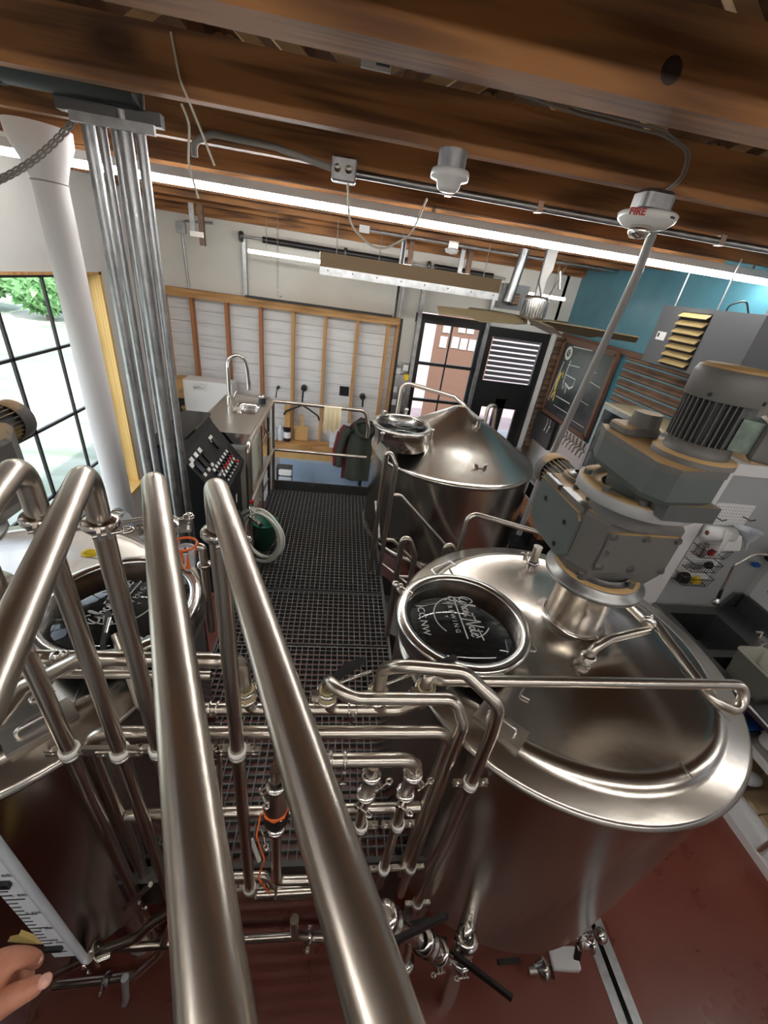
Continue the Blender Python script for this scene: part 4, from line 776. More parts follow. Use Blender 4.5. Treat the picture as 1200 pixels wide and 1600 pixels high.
MB().lathe([(.0005, .262), (.03, .268), (.04, .285), (.036, .305), (.0005, .306)], (ax - .03, ay - .03, 0), n=24).build('strobe', 'bright_steel', t)
# joist-side conduit, junction box and wires
t = thing('ceiling_conduit', 'grey steel conduit along the third joist with a square junction box', 'conduit', (1.2, 2.40, .36)); y = 2.36
MB().cyl((-.02, y, .395), (3.0, y, .395), .016, None, 12).build('conduit', 'galv', t); MB().rbox((-.04, y, .40), (.11, .06, .09), .01).build('junction_box', 'galv', t)
for dx in (-.03, .02): MB().lathe([(.0005, 0), (.016, 0), (.016, .003)], (-.04 + dx, y - .0305, .40), (0, -1, 0), 16).build('knockout', 'steel', t)
for x in (.45, .9, 1.9): MB().bb(x - .015, x + .015, y - .02, y + .02, .375, .42).build('strap', 'bright_steel', t)
MB().tube([(-.10, y, .40), (-.35, y + .02, .44), (-.62, y + .05, .45), (-.70, y + .05, .41), (-.70, y + .05, .36)], .014, .08, 10).build('flex_conduit', 'wire_gray', t)
MB().tube([(-.02, y, .36), (.0, y, .20), (.15, y, .11), (.30, y, .20), (.36, y + .05, .36)], .005, .12, 8, 8).build('loose_wire', 'wire_white', t)
t = thing('alarm_wire', 'twin grey wire running over the second joist down to the fire alarm', 'cable', (1.0, 1.79, .5))
for d in (0, .012): MB().tube([(.50, 1.78, .575 + d), (.75, 1.785, .56 + d), (1.05, 1.785, .555 + d), (1.17 + d, 1.785, .53), (1.19 + d, 1.80, .46), (1.155 + d, 1.82, .42)], .004, .06, 6, 6).build('wire', 'wire_gray', t)
t = thing('hanging_wire', 'knotted white wire hanging down from the second joist at left', 'cable', (-.55, 1.80, .4))
MB().tube([(-.575, 1.838, .56), (-.56, 1.835, .46), (-.50, 1.835, .33), (-.47, 1.835, .26)], .004, .1, 6).build('strand', 'wire_white', t); MB().tube([(-.56, 1.83, .40), (-.54, 1.83, .36), (-.555, 1.83, .25), (-.53, 1.83, .16)], .004, .1, 6).build('strand', 'wire_white', t)
t = thing('beam_bracket', 'white drilled bracket between the first and second joists', 'bracket', (.04, 1.5, .5)); MB().bb(.0, .09, 1.69, 1.70, .53, .66).build('plate', 'white', t)
MB().bb(.045, .085, 1.68, 1.69, .54, .65).build('hole_plate', 'dark_metal', t)
for z in (.58, .62): MB().cyl((.065, 1.679, z), (.065, 1.6805, z), .01, None, 10).build('hole', 'white', t)
MB().lathe([(.0005, .002), (.016, .002), (.021, .0015), (.026, -.001)], (.672, 1.195, .474), (0, -1, 0), 14).build('knot', 'knot_dark', ce)
# column, duct, conduit bundle, chain
t = thing('white_column', 'round white steel column standing before the left window', 'column', (-1.52, 2.75, FZ)); cx, cy = -1.52, 2.75
MB().cyl((cx, cy, FZ), (cx, cy, .27), .077, None, 40).build('shaft', 'column_white', t); MB().lathe([(.077, .21), (.08, .22), (.10, .28), (.135, .36), (.14, .42)], (cx, cy, 0), n=40).build('flared_cap', 'column_white', t)
MB().lathe([(.078, 0), (.083, .003), (.078, .006)], (cx, cy, .20), n=30).build('cap_wire', 'wire_gray', t)
t = thing('duct_pipe', 'black drain pipe slung between joists at the upper left', 'pipe', (-1.5, 2.05, .48)); MB().cyl((-2.15, 2.06, .475), (-1.22, 2.06, .475), .055, None, 24).build('pipe', 'conduit_gray', t); MB().cyl((-1.24, 2.06, .475), (-.78, 2.06, .475), .062, None, 24).build('insulation', 'black', t); MB().cyl((-1.26, 2.06, .475), (-1.22, 2.06, .475), .066, None, 24).build('coupling', 'rubber', t)
t = thing('conduit_bundle', 'bundle of five grey steel conduits dropping from the ceiling beside the control panel', 'conduit', (-.88, 2.14, -1.8))
for x, y, r in ((-1.03, 2.20, .024), (-.955, 2.14, .017), (-.905, 2.15, .021), (-.86, 2.11, .026), (-.805, 2.11, .019)): MB().cyl((x, y, -2.6), (x, y, .41), r, None, 20).build('conduit', 'galv', t)
MB().bb(-1.08, -.72, 2.09, 2.13, .38, .42).build('strut', 'dark_metal', t); MB().bb(-1.03, -.74, 2.07, 2.09, .35, .38).build('clamp_plate', 'galv', t)
for x in (-1.0, -.78): MB().cyl((x, 2.1, .42), (x + .05, 2.0, .56), .006, None, 6).build('brace_wire', 'wire_gray', t)
t = thing('chain', 'rusty link chain slung from the conduit strut to the upper left', 'chain', (-1.2, 2.0, .3))
a, b = V((-1.016,2.184,0.420)), V((-1.325,2.000,0.108))
for i in range(34):
    p = a.lerp(b, i / 33) - V((0, 0, .10 * math.sin(PI * i / 33) * .3)); d = (b - a).normalized(); s = d.cross(V((0, 0, 1))).normalized() if i % 2 else d.cross(V((0, 1, 0))).normalized(); l, w_ = .021, .010
    MB().sweep([p + d * (l * math.cos(q) ) + s * (w_ * math.sin(q)) for q in [2 * PI * k / 10 for k in range(10)]], .0032, 5, False, True).build('link', 'wire_gray', t)
MB().tube([V(a) + V((0, 0, .08)), a, V(a) + V((.02, 0, -.02)), V(a) + V((.035, 0, .01))], .005, .01, 6).build('hook', 'galv', t)
t = thing('pole', 'slender grey pole dropping from the fire alarm to behind the gear motor', 'pole', (1.60, 2.72, FZ)); MB().tube([(1.39, 2.16, .41), (1.42, 2.2, .2), (1.60, 2.72, -1.2), (1.60, 2.74, -1.7)], .021, .3, 14).build('tube', 'conduit_gray', t); MB().bb(1.35, 1.43, 2.12, 2.20, .405, .42).build('flange', 'galv', t)
# overhead door hardware and wall fittings at the back
t = thing('door_shaft', 'black overhead door torsion spring shaft high on the back wall', 'shaft', (.1, 5.7, .2)); MB().cyl((-1.22, 5.74, .22), (2.0, 5.74, .20), .012, None, 10).build('shaft', 'galv', t)
for x0, x1 in ((-1.0, -.02), (-.02, .68), (1.05, 1.85)): MB().cyl((x0 + .02, 5.74, .215), (x1 - .02, 5.74, .21), .033, None, 14).build('spring', 'black', t)
for x in (-1.22, -.02, .72, 1.0): MB().lathe([(.0005, -.02), (.05, -.02), (.055, 0), (.05, .02), (.0005, .02)], (x, 5.74, .215), (1, 0, 0), 20).build('drum', 'dark_metal', t)
for x, z in ((-1.20, -.42), (.73, -.42)): MB().bb(x - .02, x + .02, 5.76, BW - .006, z, .20).build('upright', 'galv', t)
for x, lab in ((-1.62, 'brown rail end with a galvanised hanger high at the left of the back wall'), (.62, 'brown rail end with a galvanised hanger above the stud wall corner'), (1.30, 'brown rail end with a galvanised hanger above the glazed garage door')):
    t = thing('door_rail', lab, 'rail', (x, 5.2, .1), 'overhead door rail ends'); MB().bb(x + .06, x + .11, 5.3, 5.36, .06, CB).build('rail_end', 'rust', t); MB().bb(x - .03, x + .02, 5.32, 5.34, .14, CB).build('perforated_hanger', 'galv', t); MB().bb(x - .03, x + .11, 5.29, 5.30, .13, .18).build('hanger_foot', 'bright_steel', t)
t = thing('door_rail_post', 'thin black post from the ceiling to the top right corner of the stud wall', 'post', (.66, 4.95, -.3)); MB().bb(.57, .595, 5.0, 5.025, -.36, CB).build('post', 'black', t); MB().bb(-1.18, .62, 5.62, 5.655, -.40, -.375).build('black_rail', 'black', t); MB().bb(.735, .765, 5.63, 5.66, FZ, -.40).build('side_rail', 'black', t)
t = thing('hook_chain', 'thin chain with a hook hanging before the upper back wall', 'chain', (-.55, 4.6, -.2))
for k in range(30): MB().lathe([(.008, -.002), (.012, 0), (.008, .002)], (-.65, 4.6, .40 - .021 * k), (1, 0, 0) if k % 2 else (0, 1, 0), 8).build('link', 'wire_gray', t)
MB().tube([(-.65, 4.6, -.23), (-.65, 4.6, -.27), (-.63, 4.6, -.29), (-.61, 4.6, -.27)], .006, .01, 6).build('hook', 'galv', t)
t = thing('wall_conduit', 'thin conduit with a box running down the upper back wall at left', 'conduit', (-1.85, 5.8, .2)); MB().tube([(-1.55, 5.81, .30), (-1.85, 5.81, .28), (-1.90, 5.81, .2), (-1.88, 5.81, -.4)], .012, .03, 8).build('conduit', 'galv', t); MB().bb(-1.95, -1.85, 5.78, 5.83, .16, .26).build('box', 'galv', t)
t = thing('alarm_strobe', 'small steel light box on the last joist above the back wall', 'light', (1.05, 4.8, .4)); MB().bb(1.0, 1.10, 4.78, 4.86, .36, .42).build('box', 'bright_steel', t); MB().lathe([(.0005, .31), (.06, .32), (.075, .35), (.06, .362), (.0005, .362)], (1.05, 4.82, 0), n=20).build('lens', 'white_gloss', t)
t = thing('back_conduit', 'long thin conduit with a white box along the last joists', 'conduit', (.9, 4.8, .4)); MB().cyl((.18, 4.83, .398), (2.9, 4.83, .398), .013, None, 8).build('conduit', 'galv', t); MB().bb(.10, .2, 4.80, 4.86, .37, .43).build('box', 'white', t)
t = thing('wall_rod', 'dark rod leaning out from the blue wall by the far strip light end', 'rod', (2.0, 4.8, .1)); MB().cyl((2.35, 4.9, .42), (2.14, 4.75, -.02), .007, None, 8).build('rod', 'conduit_gray', t)
t = thing('left_wall_cable', 'black cable stapled down the left wall beside the yellow jamb', 'cable', (LX + .01, 4.6, -1)); MB().tube([(LX + .012, 4.75, .36), (LX + .012, 4.62, .30), (LX + .012, 4.60, -.3), (LX + .012, 4.62, -2.0), (LX + .012, 4.75, -2.15), (LX + .02, 4.9, -2.0)], .007, .04, 6).build('cable', 'black', t); MB().cyl((LX + .02, 4.78, -2.15), (LX + .02, 4.84, -2.2), .02, None, 8).build('plug', 'black', t)
t = thing('left_wall_conduit', 'thin pale conduit on the left wall beside the black cable', 'conduit', (LX + .01, 4.8, -1)); MB().cyl((LX + .014, 4.83, .40), (LX + .014, 4.83, -2.6), .011, None, 8).build('conduit', 'white_paint', t)
# ================================================================ CONTROL PANEL, SINK COUNTER, LEFT SIDE
t = thing('control_panel', 'black sloping control desk full of switches beside the conduits', 'panel', (-.82, 2.72, DZ))
CY0, CY1 = 2.36, 3.03; PT = V((-.90, 0, -1.085)); PB = V((-.685, 0, -1.37)); pd = (PB - PT).normalized(); pn = V((-pd.z, 0, pd.x)); pl_ = (PB - PT).length
if pn.x < 0: pn = -pn
MB().prism([(-1.10, CY0, DZ), (-.72, CY0, DZ), (-.72, CY0, -1.50), (-.685, CY0, -1.37), (-.90, CY0, -1.085), (-.93, CY0, -1.02), (-1.10, CY0, -1.02)], (0, CY1 - CY0, 0)).build('cabinet', 'panel_black', t)
MB().bb(-1.10, -.915, CY0 - .01, CY1 + .005, -1.03, -1.01).build('top_lip', 'black_gloss', t)
def onp(u, v, h=0):
    """point on the sloping face: u from the near end, v down the slope"""
    return V((PT.x, CY0 + u, PT.z)) + pd * v + pn * h
pax = (V((0, 1, 0)), pd, pn)
def key(u, v, a, b, m, name, h=.012, lab=None): o = MB().box(onp(u, v, h / 2), (a, b, h), pax).build(name, m, t); 
for u, v in ((.07, .05), (.15, .05), (.23, .05)):
    key(u, v, .045, .03, 'white_gloss', 'nameplate', .004); key(u, v + .06, .05, .075, 'black_gloss', 'display'); key(u, v + .12, .035, .022, 'white_gloss', 'nameplate', .004)
key(.01 + .02, .07, .05, .03, 'white_gloss', 'nameplate', .004)
key(.47, .06, .06, .04, 'white_gloss', 'controller_plate', .006); key(.47, .10, .055, .08, 'black_gloss', 'controller_screen', .014)
for k in range(7):
    u = .20 + .055 * k; v = .20
    key(u, v, .026, .022, 'white_gloss', 'nameplate', .004); key(u, v + .024, .022, .02, 'black', 'switch_cap', .02); key(u, v + .046, .024, .016, 'red' if k > 1 else 'white_gloss', 'lamp', .014)
for k in range(6):
    u = .26 + .055 * k; v = .275
    key(u, v, .026, .022, 'white_gloss', 'nameplate', .004); MB().cyl(onp(u, v + .026, 0), onp(u, v + .026, .022), .011, None, 12).build('selector_knob', 'black' if k < 5 else 'red', t)
    key(u, v + .045, .02, .012, 'white_gloss', 'nameplate', .004)
MB().cyl(onp(.05, .26, 0), onp(.05, .26, .008), .032, None, 24).build('stop_ring', 'yellow', t); MB().lathe([(.012, 0), (.012, .02), (.022, .024), (.022, .036), (.0005, .04)], onp(.05, .26, .008), pn, 20).build('stop_button', 'red', t); key(.06, .32, .028, .02, 'white_gloss', 'nameplate', .004)
MB().box((-.7195, 2.86, -1.62), (.002, .035, .07)).build('sticker', 'paper', t)
t = thing('sink_counter', 'stainless sink counter with a small rounded basin by the stud wall', 'sink', (-.83, 3.5, DZ)); SZ = -1.16
m = MB(); bx0, bx1, by0, by1 = -.90, -.70, 3.55, 3.85; X0, X1, Y0, Y1 = -1.05, -.635, 3.06, 4.02
m.bb(X0, bx0, Y0, Y1, SZ - .015, SZ).bb(bx1, X1, Y0, Y1, SZ - .015, SZ).bb(bx0, bx1, Y0, by0, SZ - .015, SZ).bb(bx0, bx1, by1, Y1, SZ - .015, SZ); m.bb(X0 - .01, X0, Y0, Y1, SZ - .02, SZ + .012).bb(X0, X1, Y1, Y1 + .01, SZ - .02, SZ + .03); m.build('worktop', 'steel', t)
MB().bb(X1, X1 + .008, Y0, Y1, SZ - .04, SZ + .004).bb(X0, X1, Y0 - .006, Y0, SZ - .09, SZ).build('edge', 'bright_steel', t)
m = MB(); P = []
for (sx, sy, a0) in ((1, 1, 0), (-1, 1, 90), (-1, -1, 180), (1, -1, 270)):
    for k in range(6): a = math.radians(a0 + 18 * k); P.append((sx * .052 + .05 * math.cos(a), sy * .10 + .05 * math.sin(a)))
vs = []; n = len(P)
for q, z in ((1.06, SZ + .002), (1.0, SZ), (.95, SZ - .03), (.86, SZ - .13), (.5, SZ - .145), (.05, SZ - .147)):
    for x, y in P: vs.append((-.80 + x * q, 3.70 + y * q, z))
m.add(vs, [(j * n + i, j * n + (i + 1) % n, (j + 1) * n + (i + 1) % n, (j + 1) * n + i) for j in range(5) for i in range(n)], True); m.build('basin', 'bright_steel', t)
for x in (X0 + .03, X1 - .02):
    for y in (Y0 + .03, Y1 - .03): MB().bb(x - .015, x + .015, y - .015, y + .015, DZ, SZ - .015).build('leg', 'steel', t)
MB().bb(X0 + .02, X1 - .02, 3.3, 4.0, -1.82, -1.80).build('lower_shelf', 'steel', t)
t = thing('gooseneck_tap', 'tall arched brushed steel tap on the sink counter', 'tap', (-.92, 3.66, SZ)); MB().cyl((-.92, 3.62, SZ), (-.92, 3.62, SZ + .12), .024, None, 18).build('base', 'bright_steel', t)
MB().tube([(-.92, 3.62, SZ + .1), (-.92, 3.62, SZ + .36), (-.915, 3.64, SZ + .43), (-.86, 3.69, SZ + .46), (-.80, 3.72, SZ + .42), (-.785, 3.73, SZ + .33), (-.78, 3.735, SZ + .23)], .0145, .08, 14, 8).build('neck', 'bright_steel', t); MB().cyl((-.78, 3.735, SZ + .24), (-.778, 3.735, SZ + .16), .019, .016, 14).build('spray_head', 'bright_steel', t); MB().cyl((-.895, 3.62, SZ + .08), (-.86, 3.62, SZ + .17), .008, None, 8).build('lever', 'bright_steel', t)
t = thing('rinser_tap', 'small steel glass rinser knob at the back corner of the sink counter', 'tap', (-.70, 3.93, SZ)); MB().cyl((-.70, 3.93, SZ), (-.70, 3.93, SZ + .05), .035, .028, 18).build('body', 'black', t); MB().lathe([(.03, .05), (.036, .06), (.03, .075), (.0005, .08)], (-.70, 3.93, SZ), n=20).build('cap', 'bright_steel', t)
t = thing('beige_cooler', 'beige plastic container standing under the sink counter', 'cooler', (-.78, 3.2, -1.9)); MB().rbox((-.80, 3.42, -1.66), (.27, .62, .68), .03).build('body', 'beige', t); MB().rbox((-.80, 3.42, -1.30), (.28, .63, .03), .03).build('lid', 'white', t)
t = thing('side_shelf', 'thin black frame shelf beside the beige container', 'shelf', (-.64, 3.7, DZ))
for y in (3.52, 3.92): MB().bb(-.655, -.64, y - .01, y + .01, DZ, -1.3).build('upright', 'black', t)
for z in (-1.45, -1.7, -1.95): MB().bb(-.66, -.645, 3.5, 3.94, z - .008, z + .008).build('rail', 'steel', t)
MB().tube([(-.65, 3.75, -1.35), (-.62, 3.85, -1.5), (-.64, 3.95, -1.4)], .008, .05, 8).build('tap_tube', 'bright_steel', t)
# hose coil and bucket
t = thing('hose_coil', 'coiled white hose hung on the rail post over the deck', 'hose', (-.59, 2.84, -1.8)); h0 = V((-.52, 2.80, -1.90)); U, W_ = V((.93, -.36, 0)), V((0, .12, 1)).normalized(); pts = []
for i in range(151):
    a = 2 * PI * i / 36 + 1.9; rr = (.175, .205, .165, .19, .18)[min(int(i / 36), 4)]; q = i / 36
    pts.append(h0 + U * (rr * math.cos(a) * (1 + .06 * math.sin(q * 2)) + .022 * math.sin(q * 3.3)) + W_ * (rr * 1.15 * math.sin(a) + .01 * math.cos(q * 2.2)) + V((-.36, -.93, 0)) * (.014 * q))
MB().sweep(pts, .0105, 10).build('hose', 'hose_white', t); MB().cyl((-.615, 2.80, -1.735), (-.53, 2.77, -1.79), .016, None, 12).build('nozzle', 'bright_steel', t); MB().cyl((-.53, 2.77, -1.79), (-.512, 2.762, -1.80), .017, None, 12).build('nozzle_tip', 'black', t)
MB().tube([(-.62, 2.83, -1.66), (-.60, 2.80, -1.72), (-.57, 2.79, -1.76)], .009, .02, 8).build('hook', 'bright_steel', t); MB().box((-.60, 2.84, -1.63), (.03, .03, .022)).build('red_tie', 'red', t)
t = thing('green_bucket', 'dark green bucket standing on the deck behind the hose coil', 'bucket', (-.53, 2.96, DZ)); MB().lathe([(.0005, .002), (.085, .002), (.105, .25), (.112, .252), (.112, .262), (.103, .262), (.083, .012), (.0005, .012)], (-.53, 2.98, DZ), n=36).build('pail', 'green', t); MB().tube([(-.43, 2.98, DZ + .25), (-.43, 2.90, DZ + .12), (-.47, 2.85, DZ + .06)], .004, .04, 6).build('cord', 'copper', t)
t = thing('black_bag', 'black plastic bag hanging on the post before the control desk', 'bag', (-.66, 2.7, -1.8)); m = MB(); rn = random.Random(3); vs = []
for i in range(9):
    for k in range(14): a = 2 * PI * k / 14; q = (.03, .055, .075, .085, .09, .085, .08, .06, .01)[i] * rn.uniform(.85, 1.12); vs.append((-.665 + q * .5 * math.cos(a), 2.62 + q * 1.2 * math.sin(a), -1.58 - .05 * i))
m.add(vs, [(i * 14 + k, i * 14 + (k + 1) % 14, (i + 1) * 14 + (k + 1) % 14, (i + 1) * 14 + k) for i in range(8) for k in range(14)], True); m.build('bag', 'black', t)
# test basket by the kettle
t = thing('orange_funnel', 'orange wire ring funnel with a white strainer beside the left hatch', 'funnel', (-.50, 1.35, -1.1)); fc = V((-0.546,1.350,-0.986))
MB().sweep([fc + V((.045 * math.cos(a), .045 * math.sin(a), 0)) for a in [2 * PI * k / 24 for k in range(24)]], .005, 8, False, True).build('ring', 'orange', t); MB().lathe([(.005, -.02), (.036, -.02), (.034, -.03), (.03, -.10)], fc, n=20).build('strainer', 'clear_plastic', t)
for a in (.5, 2.6, 4.7): MB().cyl(fc + V((.045 * math.cos(a), .045 * math.sin(a), 0)), fc + V((.026 * math.cos(a), .026 * math.sin(a), -.08)), .005, None, 6).build('prong', 'orange', t)
MB().bb(fc.x - .012, fc.x + .02, fc.y - .03, fc.y - .02, fc.z - .10, fc.z - .02).build('tag', 'orange', t); MB().cyl(fc - V((0, 0, .09)), fc - V((-.01, .02, .30)), .016, .012, 12).build('stem', 'hose_white', t)
MB().tube([fc + V((.03, .03, -.03)), fc + V((.055, .03, -.03)), fc + V((.055, .03, -.5))], .016, .03).build('steel_arm', 'pipe_steel', t); m = MB(); ferrule(m, fc + V((.055, .03, -.12)), (0, 0, 1), .016); m.build('arm_clamp', 'bright_steel', t)
t = thing('lid_strut', 'steel lid prop with a loop end above the left hatch', 'bracket', (-.7, 1.45, -1.0)); MB().tube([(-1.044,1.500,-1.056), (-0.778,1.500,-0.985), (-0.650,1.500,-0.956), (-0.590,1.500,-0.989)], .009, .02, 8).build('rod', 'pipe_steel', t)
for p in ((-0.855,1.500,-0.964), (-0.589,1.480,-0.967)): MB().sweep([V(p) + V((.022 * math.cos(a), .0, .013 * math.sin(a))) for a in [2 * PI * k / 12 for k in range(12)]], .007, 6, False, True).build('loop', 'bright_steel', t)
t = thing('clear_jug', 'translucent white plastic jug standing behind the left hatch', 'jug', (-.93, 2.0, -1.6)); m = MB(); m.lathe([(.0005, 0), (.05, 0), (.055, .02), (.055, .16), (.04, .19), (.025, .20), (.025, .22)], (-1.098,1.950,-1.446), n=20); m.build('bottle', 'clear_plastic', t)
t = thing('leaning_stick', 'white plastic stick lying on the deck grating behind the flow sensor', 'stick', (-0.201,0.781,-2.140)); MB().cyl((-0.218,0.787,-2.050), (-0.182,0.746,-2.135), .009, None, 10).build('stick', 'hose_white', t)
# ================================================================ STUD WALL THINGS
SY = 5.66
t = thing('wall_shelf', 'long wooden shelf low on the stud wall', 'shelf', (-.2, 5.55, -2.2)); MB().bb(-2.1, .74, 5.50, 5.70, -2.235, -2.165).build('board', 'plate_wood', t); MB().bb(-2.1, .74, 5.52, 5.70, -2.40, -2.24).build('apron', 'board_wood', t)
t = thing('chest', 'pale blue chest freezer against the wall below the shelf', 'freezer', (0, 5.3, FZ)); MB().rbox((-.16, 5.56, -2.85), (1.16, .24, .89), .03).build('body', 'light_blue', t); MB().rbox((-.16, 5.56, -2.41), (1.17, .25, .02), .03).build('lid', 'light_blue', t)
t = thing('chest', 'pale blue chest freezer half hidden behind the cone topped tank', 'freezer', (.76, 5.3, FZ)); MB().rbox((.79, 5.56, -2.85), (.66, .24, .89), .03).build('body', 'light_blue', t); MB().rbox((.79, 5.56, -2.41), (.67, .25, .02), .03).build('lid', 'light_blue', t)
t = thing('black_plate', 'square black plate on the white boards between studs', 'plate', (.08, SY + .14, -1.42)); MB().bb(.03, .16, 5.79, 5.80, -1.49, -1.36).build('cover', 'black', t)
def hookk(x, z, lab, small=False):
    t = thing('wall_hook', lab, 'hook', (x, 5.6, z), 'hooks on the boards'); s = .5 if small else 1
    MB().cyl((x, 5.80, z), (x, 5.72, z), .045 * s, .035 * s, 18).build('plate', 'black', t); MB().tube([(x, 5.72, z), (x, 5.62, z - .03), (x, 5.58, z - .09), (x, 5.54, z - .06)], .013 * s, .03, 8).build('prong', 'black', t)
hookk(-.46, -1.44, 'black wall hook holding the empty hanger'); hookk(.36, -1.47, 'black wall hook above the green sweater'); hookk(-.81, -1.47, 'tiny black knob with a wire above the rail corner', True)
t = thing('coat_hanger', 'empty black coat hanger on the wall hook', 'hanger', (-.46, 5.55, -1.6)); MB().tube([(-.46, 5.56, -1.53), (-.46, 5.56, -1.62), (-.55, 5.55, -1.66), (-.68, 5.54, -1.72), (-.70, 5.54, -1.77)], .012, .04, 8).tube([(-.46, 5.56, -1.62), (-.37, 5.55, -1.66), (-.24, 5.54, -1.74), (-.22, 5.54, -1.80)], .012, .04, 8).build('frame', 'black', t)
def garment(name, lab, cat, cx, cy, z0, z1, w0, w1, m, hood=True, sleeve=1, loc=None):
    t = thing(name, lab, cat, (cx, cy, z0)); vs = []; N, K = 16, 32; mb = MB()
    for i in range(N + 1):
        q = i / N; w = w0 + (w1 - w0) * min(1, q * 2.2); sh = .05 * max(0, 1 - q * 6)
        for k in range(K):
            a = 2 * PI * k / K; fold = .016 * math.sin(5 * a + 1.3 * math.sin(2 * q)) * (.25 + q); x = (w * (1 - .5 * math.exp(-q * 14))) * math.cos(a)
            vs.append((cx + x, cy + (.05 + .03 * q) * math.sin(a) + fold, z0 + (z1 - z0) * q - abs(math.cos(a)) * sh))
    mb.add(vs, [(i * K + k, i * K + (k + 1) % K, (i + 1) * K + (k + 1) % K, (i + 1) * K + k) for i in range(N) for k in range(K)], True); mb.build('torso', m, t)
    for s in (-1, 1):
        P = [V((cx + s * w0 * .75, cy, z0 - .05)), V((cx + s * (w1 + .05), cy - .02, z0 - .25)), V((cx + s * (w1 + .10), cy - .03, z0 - .50)), V((cx + s * (w1 + .09), cy - .03, z0 - .72))]
        MB().sweep([P[0].lerp(P[1], .5), P[1], P[1].lerp(P[2], .5), P[2], P[3]], lambda q: .062 - .02 * q, 14).build('sleeve', m, t)
    if hood:
        MB().sweep([V((cx + .125 * math.cos(a), cy - .07 - .05 * math.sin(-a) * (a > PI), z0 - .06 + .15 * math.sin(a) * (1 if a > PI else .3))) for a in [2 * PI * k / 20 for k in range(20)]], .026, 10, False, True).build('cowl_collar', m, t)
    return t
garment('sweater', 'dark olive green sweater with a cowl collar hanging on the hook', 'sweater', .40, 5.37, -1.66, -2.56, .15, .21, 'olive')
garment('jacket', 'maroon garment hanging behind the green sweater', 'jacket', .36, 5.455, -1.68, -2.60, .15, .22, 'maroon', False)
t = thing('rail_cloth', 'cream cloth draped over the far guardrail', 'cloth', (-.05, 4.04, -1.16)); vs = []; rn = random.Random(5)
for k in range(15):
    x = -.115 + .17 * k / 14; f = .012 * math.sin(k * 1.7)
    vs += [(x, 4.075 + f * .4, -1.36), (x, 4.068, -1.17), (x, 4.04, -1.142), (x, 4.012, -1.17), (x * 1.02, 4.006 + f * .5, -1.28), (x * .98 - .004, 4.004 + f, -1.40 - .03 * math.sin(k * .9))]
MB().add(vs, [(6 * k + j, 6 * k + j + 1, 6 * k + j + 7, 6 * k + j + 6) for k in range(14) for j in range(5)], True).build('cloth', 'cloth', t)
t = thing('cutting_board', 'wooden paddle board leaning on the stud behind the shelf', 'board', (-.42, 5.66, -2.165)); MB().bb(-.56, -.38, 5.66, 5.68, -2.163, -1.95).bb(-.49, -.45, 5.66, 5.68, -1.95, -1.79).build('paddle', 'board_wood', t)
t = thing('jar', 'black lidded jar with a tall wooden grinder top on the shelf', 'jar', (-.66, 5.6, -2.165)); MB().cyl((-.66, 5.6, -2.164), (-.66, 5.6, -1.96), .05, None, 20).build('jar_body', 'black', t); MB().lathe([(.051, .05), (.051, .14)], (-.66, 5.6, -2.164), n=20).build('jar_label', 'paper', t); MB().bb(-.70, -.62, 5.57, 5.63, -1.955, -1.66).build('wood_block', 'board_wood', t)
for i, x in enumerate((-.84, -.75)): t = thing('water_bottle', 'clear plastic bottle on the shelf, %s of two' % ('left' if i == 0 else 'right'), 'bottle', (x, 5.6, -2.165), 'clear bottles on the shelf'); MB().lathe([(.0005, 0), (.04, 0), (.042, .02), (.042, .16), (.02, .20), (.018, .23), (.0005, .23)], (x, 5.6, -2.164), n=18).build('bottle', 'clear_plastic', t)
for i, (z, h) in enumerate(((-2.16, .14), (-2.02, .13))): t = thing('white_box', '%s of two stacked pale boxes on the shelf' % ('lower' if i == 0 else 'upper'), 'box', (.12, 5.58, z), 'pale boxes on the shelf'); MB().bb(-.06, .30, 5.48, 5.66, z, z + h - .006).build('carton', 'shiplap', t); MB().bb(-.065, .305, 5.475, 5.665, z + h - .04, z + h - .004).build('lid', 'ruler_white', t)
t = thing('paper_stack', 'stack of grey folded papers on top of the pale boxes', 'paper', (.12, 5.58, -1.89)); MB().box((.14, 5.58, -1.86), (.26, .15, .05)).build('stack', 'clear_plastic', t)
t = thing('white_cabinet', 'white wall cabinet with tan drawers on the stud wall at left', 'cabinet', (-1.7, 5.5, -1.9)); MB().bb(-1.94, -1.34, 5.42, 5.68, -1.83, -1.41).build('body', 'white', t); MB().bb(-2.06, -1.945, 5.44, 5.68, -1.86, -1.42).build('carcass', 'board_wood', t)
for z in (-1.63, -1.845): d = MB().bb(-2.045, -1.95, 5.425, 5.44, z, z + .19).build('drawer', 'board_wood' if z > -1.7 else 'black', t); MB().cyl((-1.96, 5.425, z + .09), (-1.95, 5.37, z + .09), .016, .026, 12).build('knob', 'brass', d)
MB().tube([(-1.80, 5.41, -1.50), (-1.79, 5.37, -1.46), (-1.70, 5.35, -1.44), (-1.66, 5.35, -1.47)], .014, .04, 8).build('white_hook', 'white_gloss', t)
t = thing('supply_bin', 'grey wire bin of supplies under the shelf by the rail post', 'bin', (-.66, 5.1, -2.5)); MB().bb(-.72, -.52, 4.95, 5.08, -2.75, -2.30).build('crate', 'dark_metal', t)
for i, (z, m_) in enumerate(((-2.35, 'paper'), (-2.45, 'clear_plastic'), (-2.58, 'rust'), (-2.68, 'clear_plastic'))): MB().rbox((-.60, 4.93, z), (.17, .05, .07), .015).build('packet', m_, t)
t = thing('breaker_panel', 'grey breaker panel with notes beside the stud wall', 'panel', (.85, 5.8, -1.5)); MB().bb(.78, .98, 5.72, 5.825, -1.60, -1.10).build('box', 'galv', t); MB().bb(.76, .96, 5.71, 5.72, -2.05, -1.66).build('lower_box', 'galv', t); 
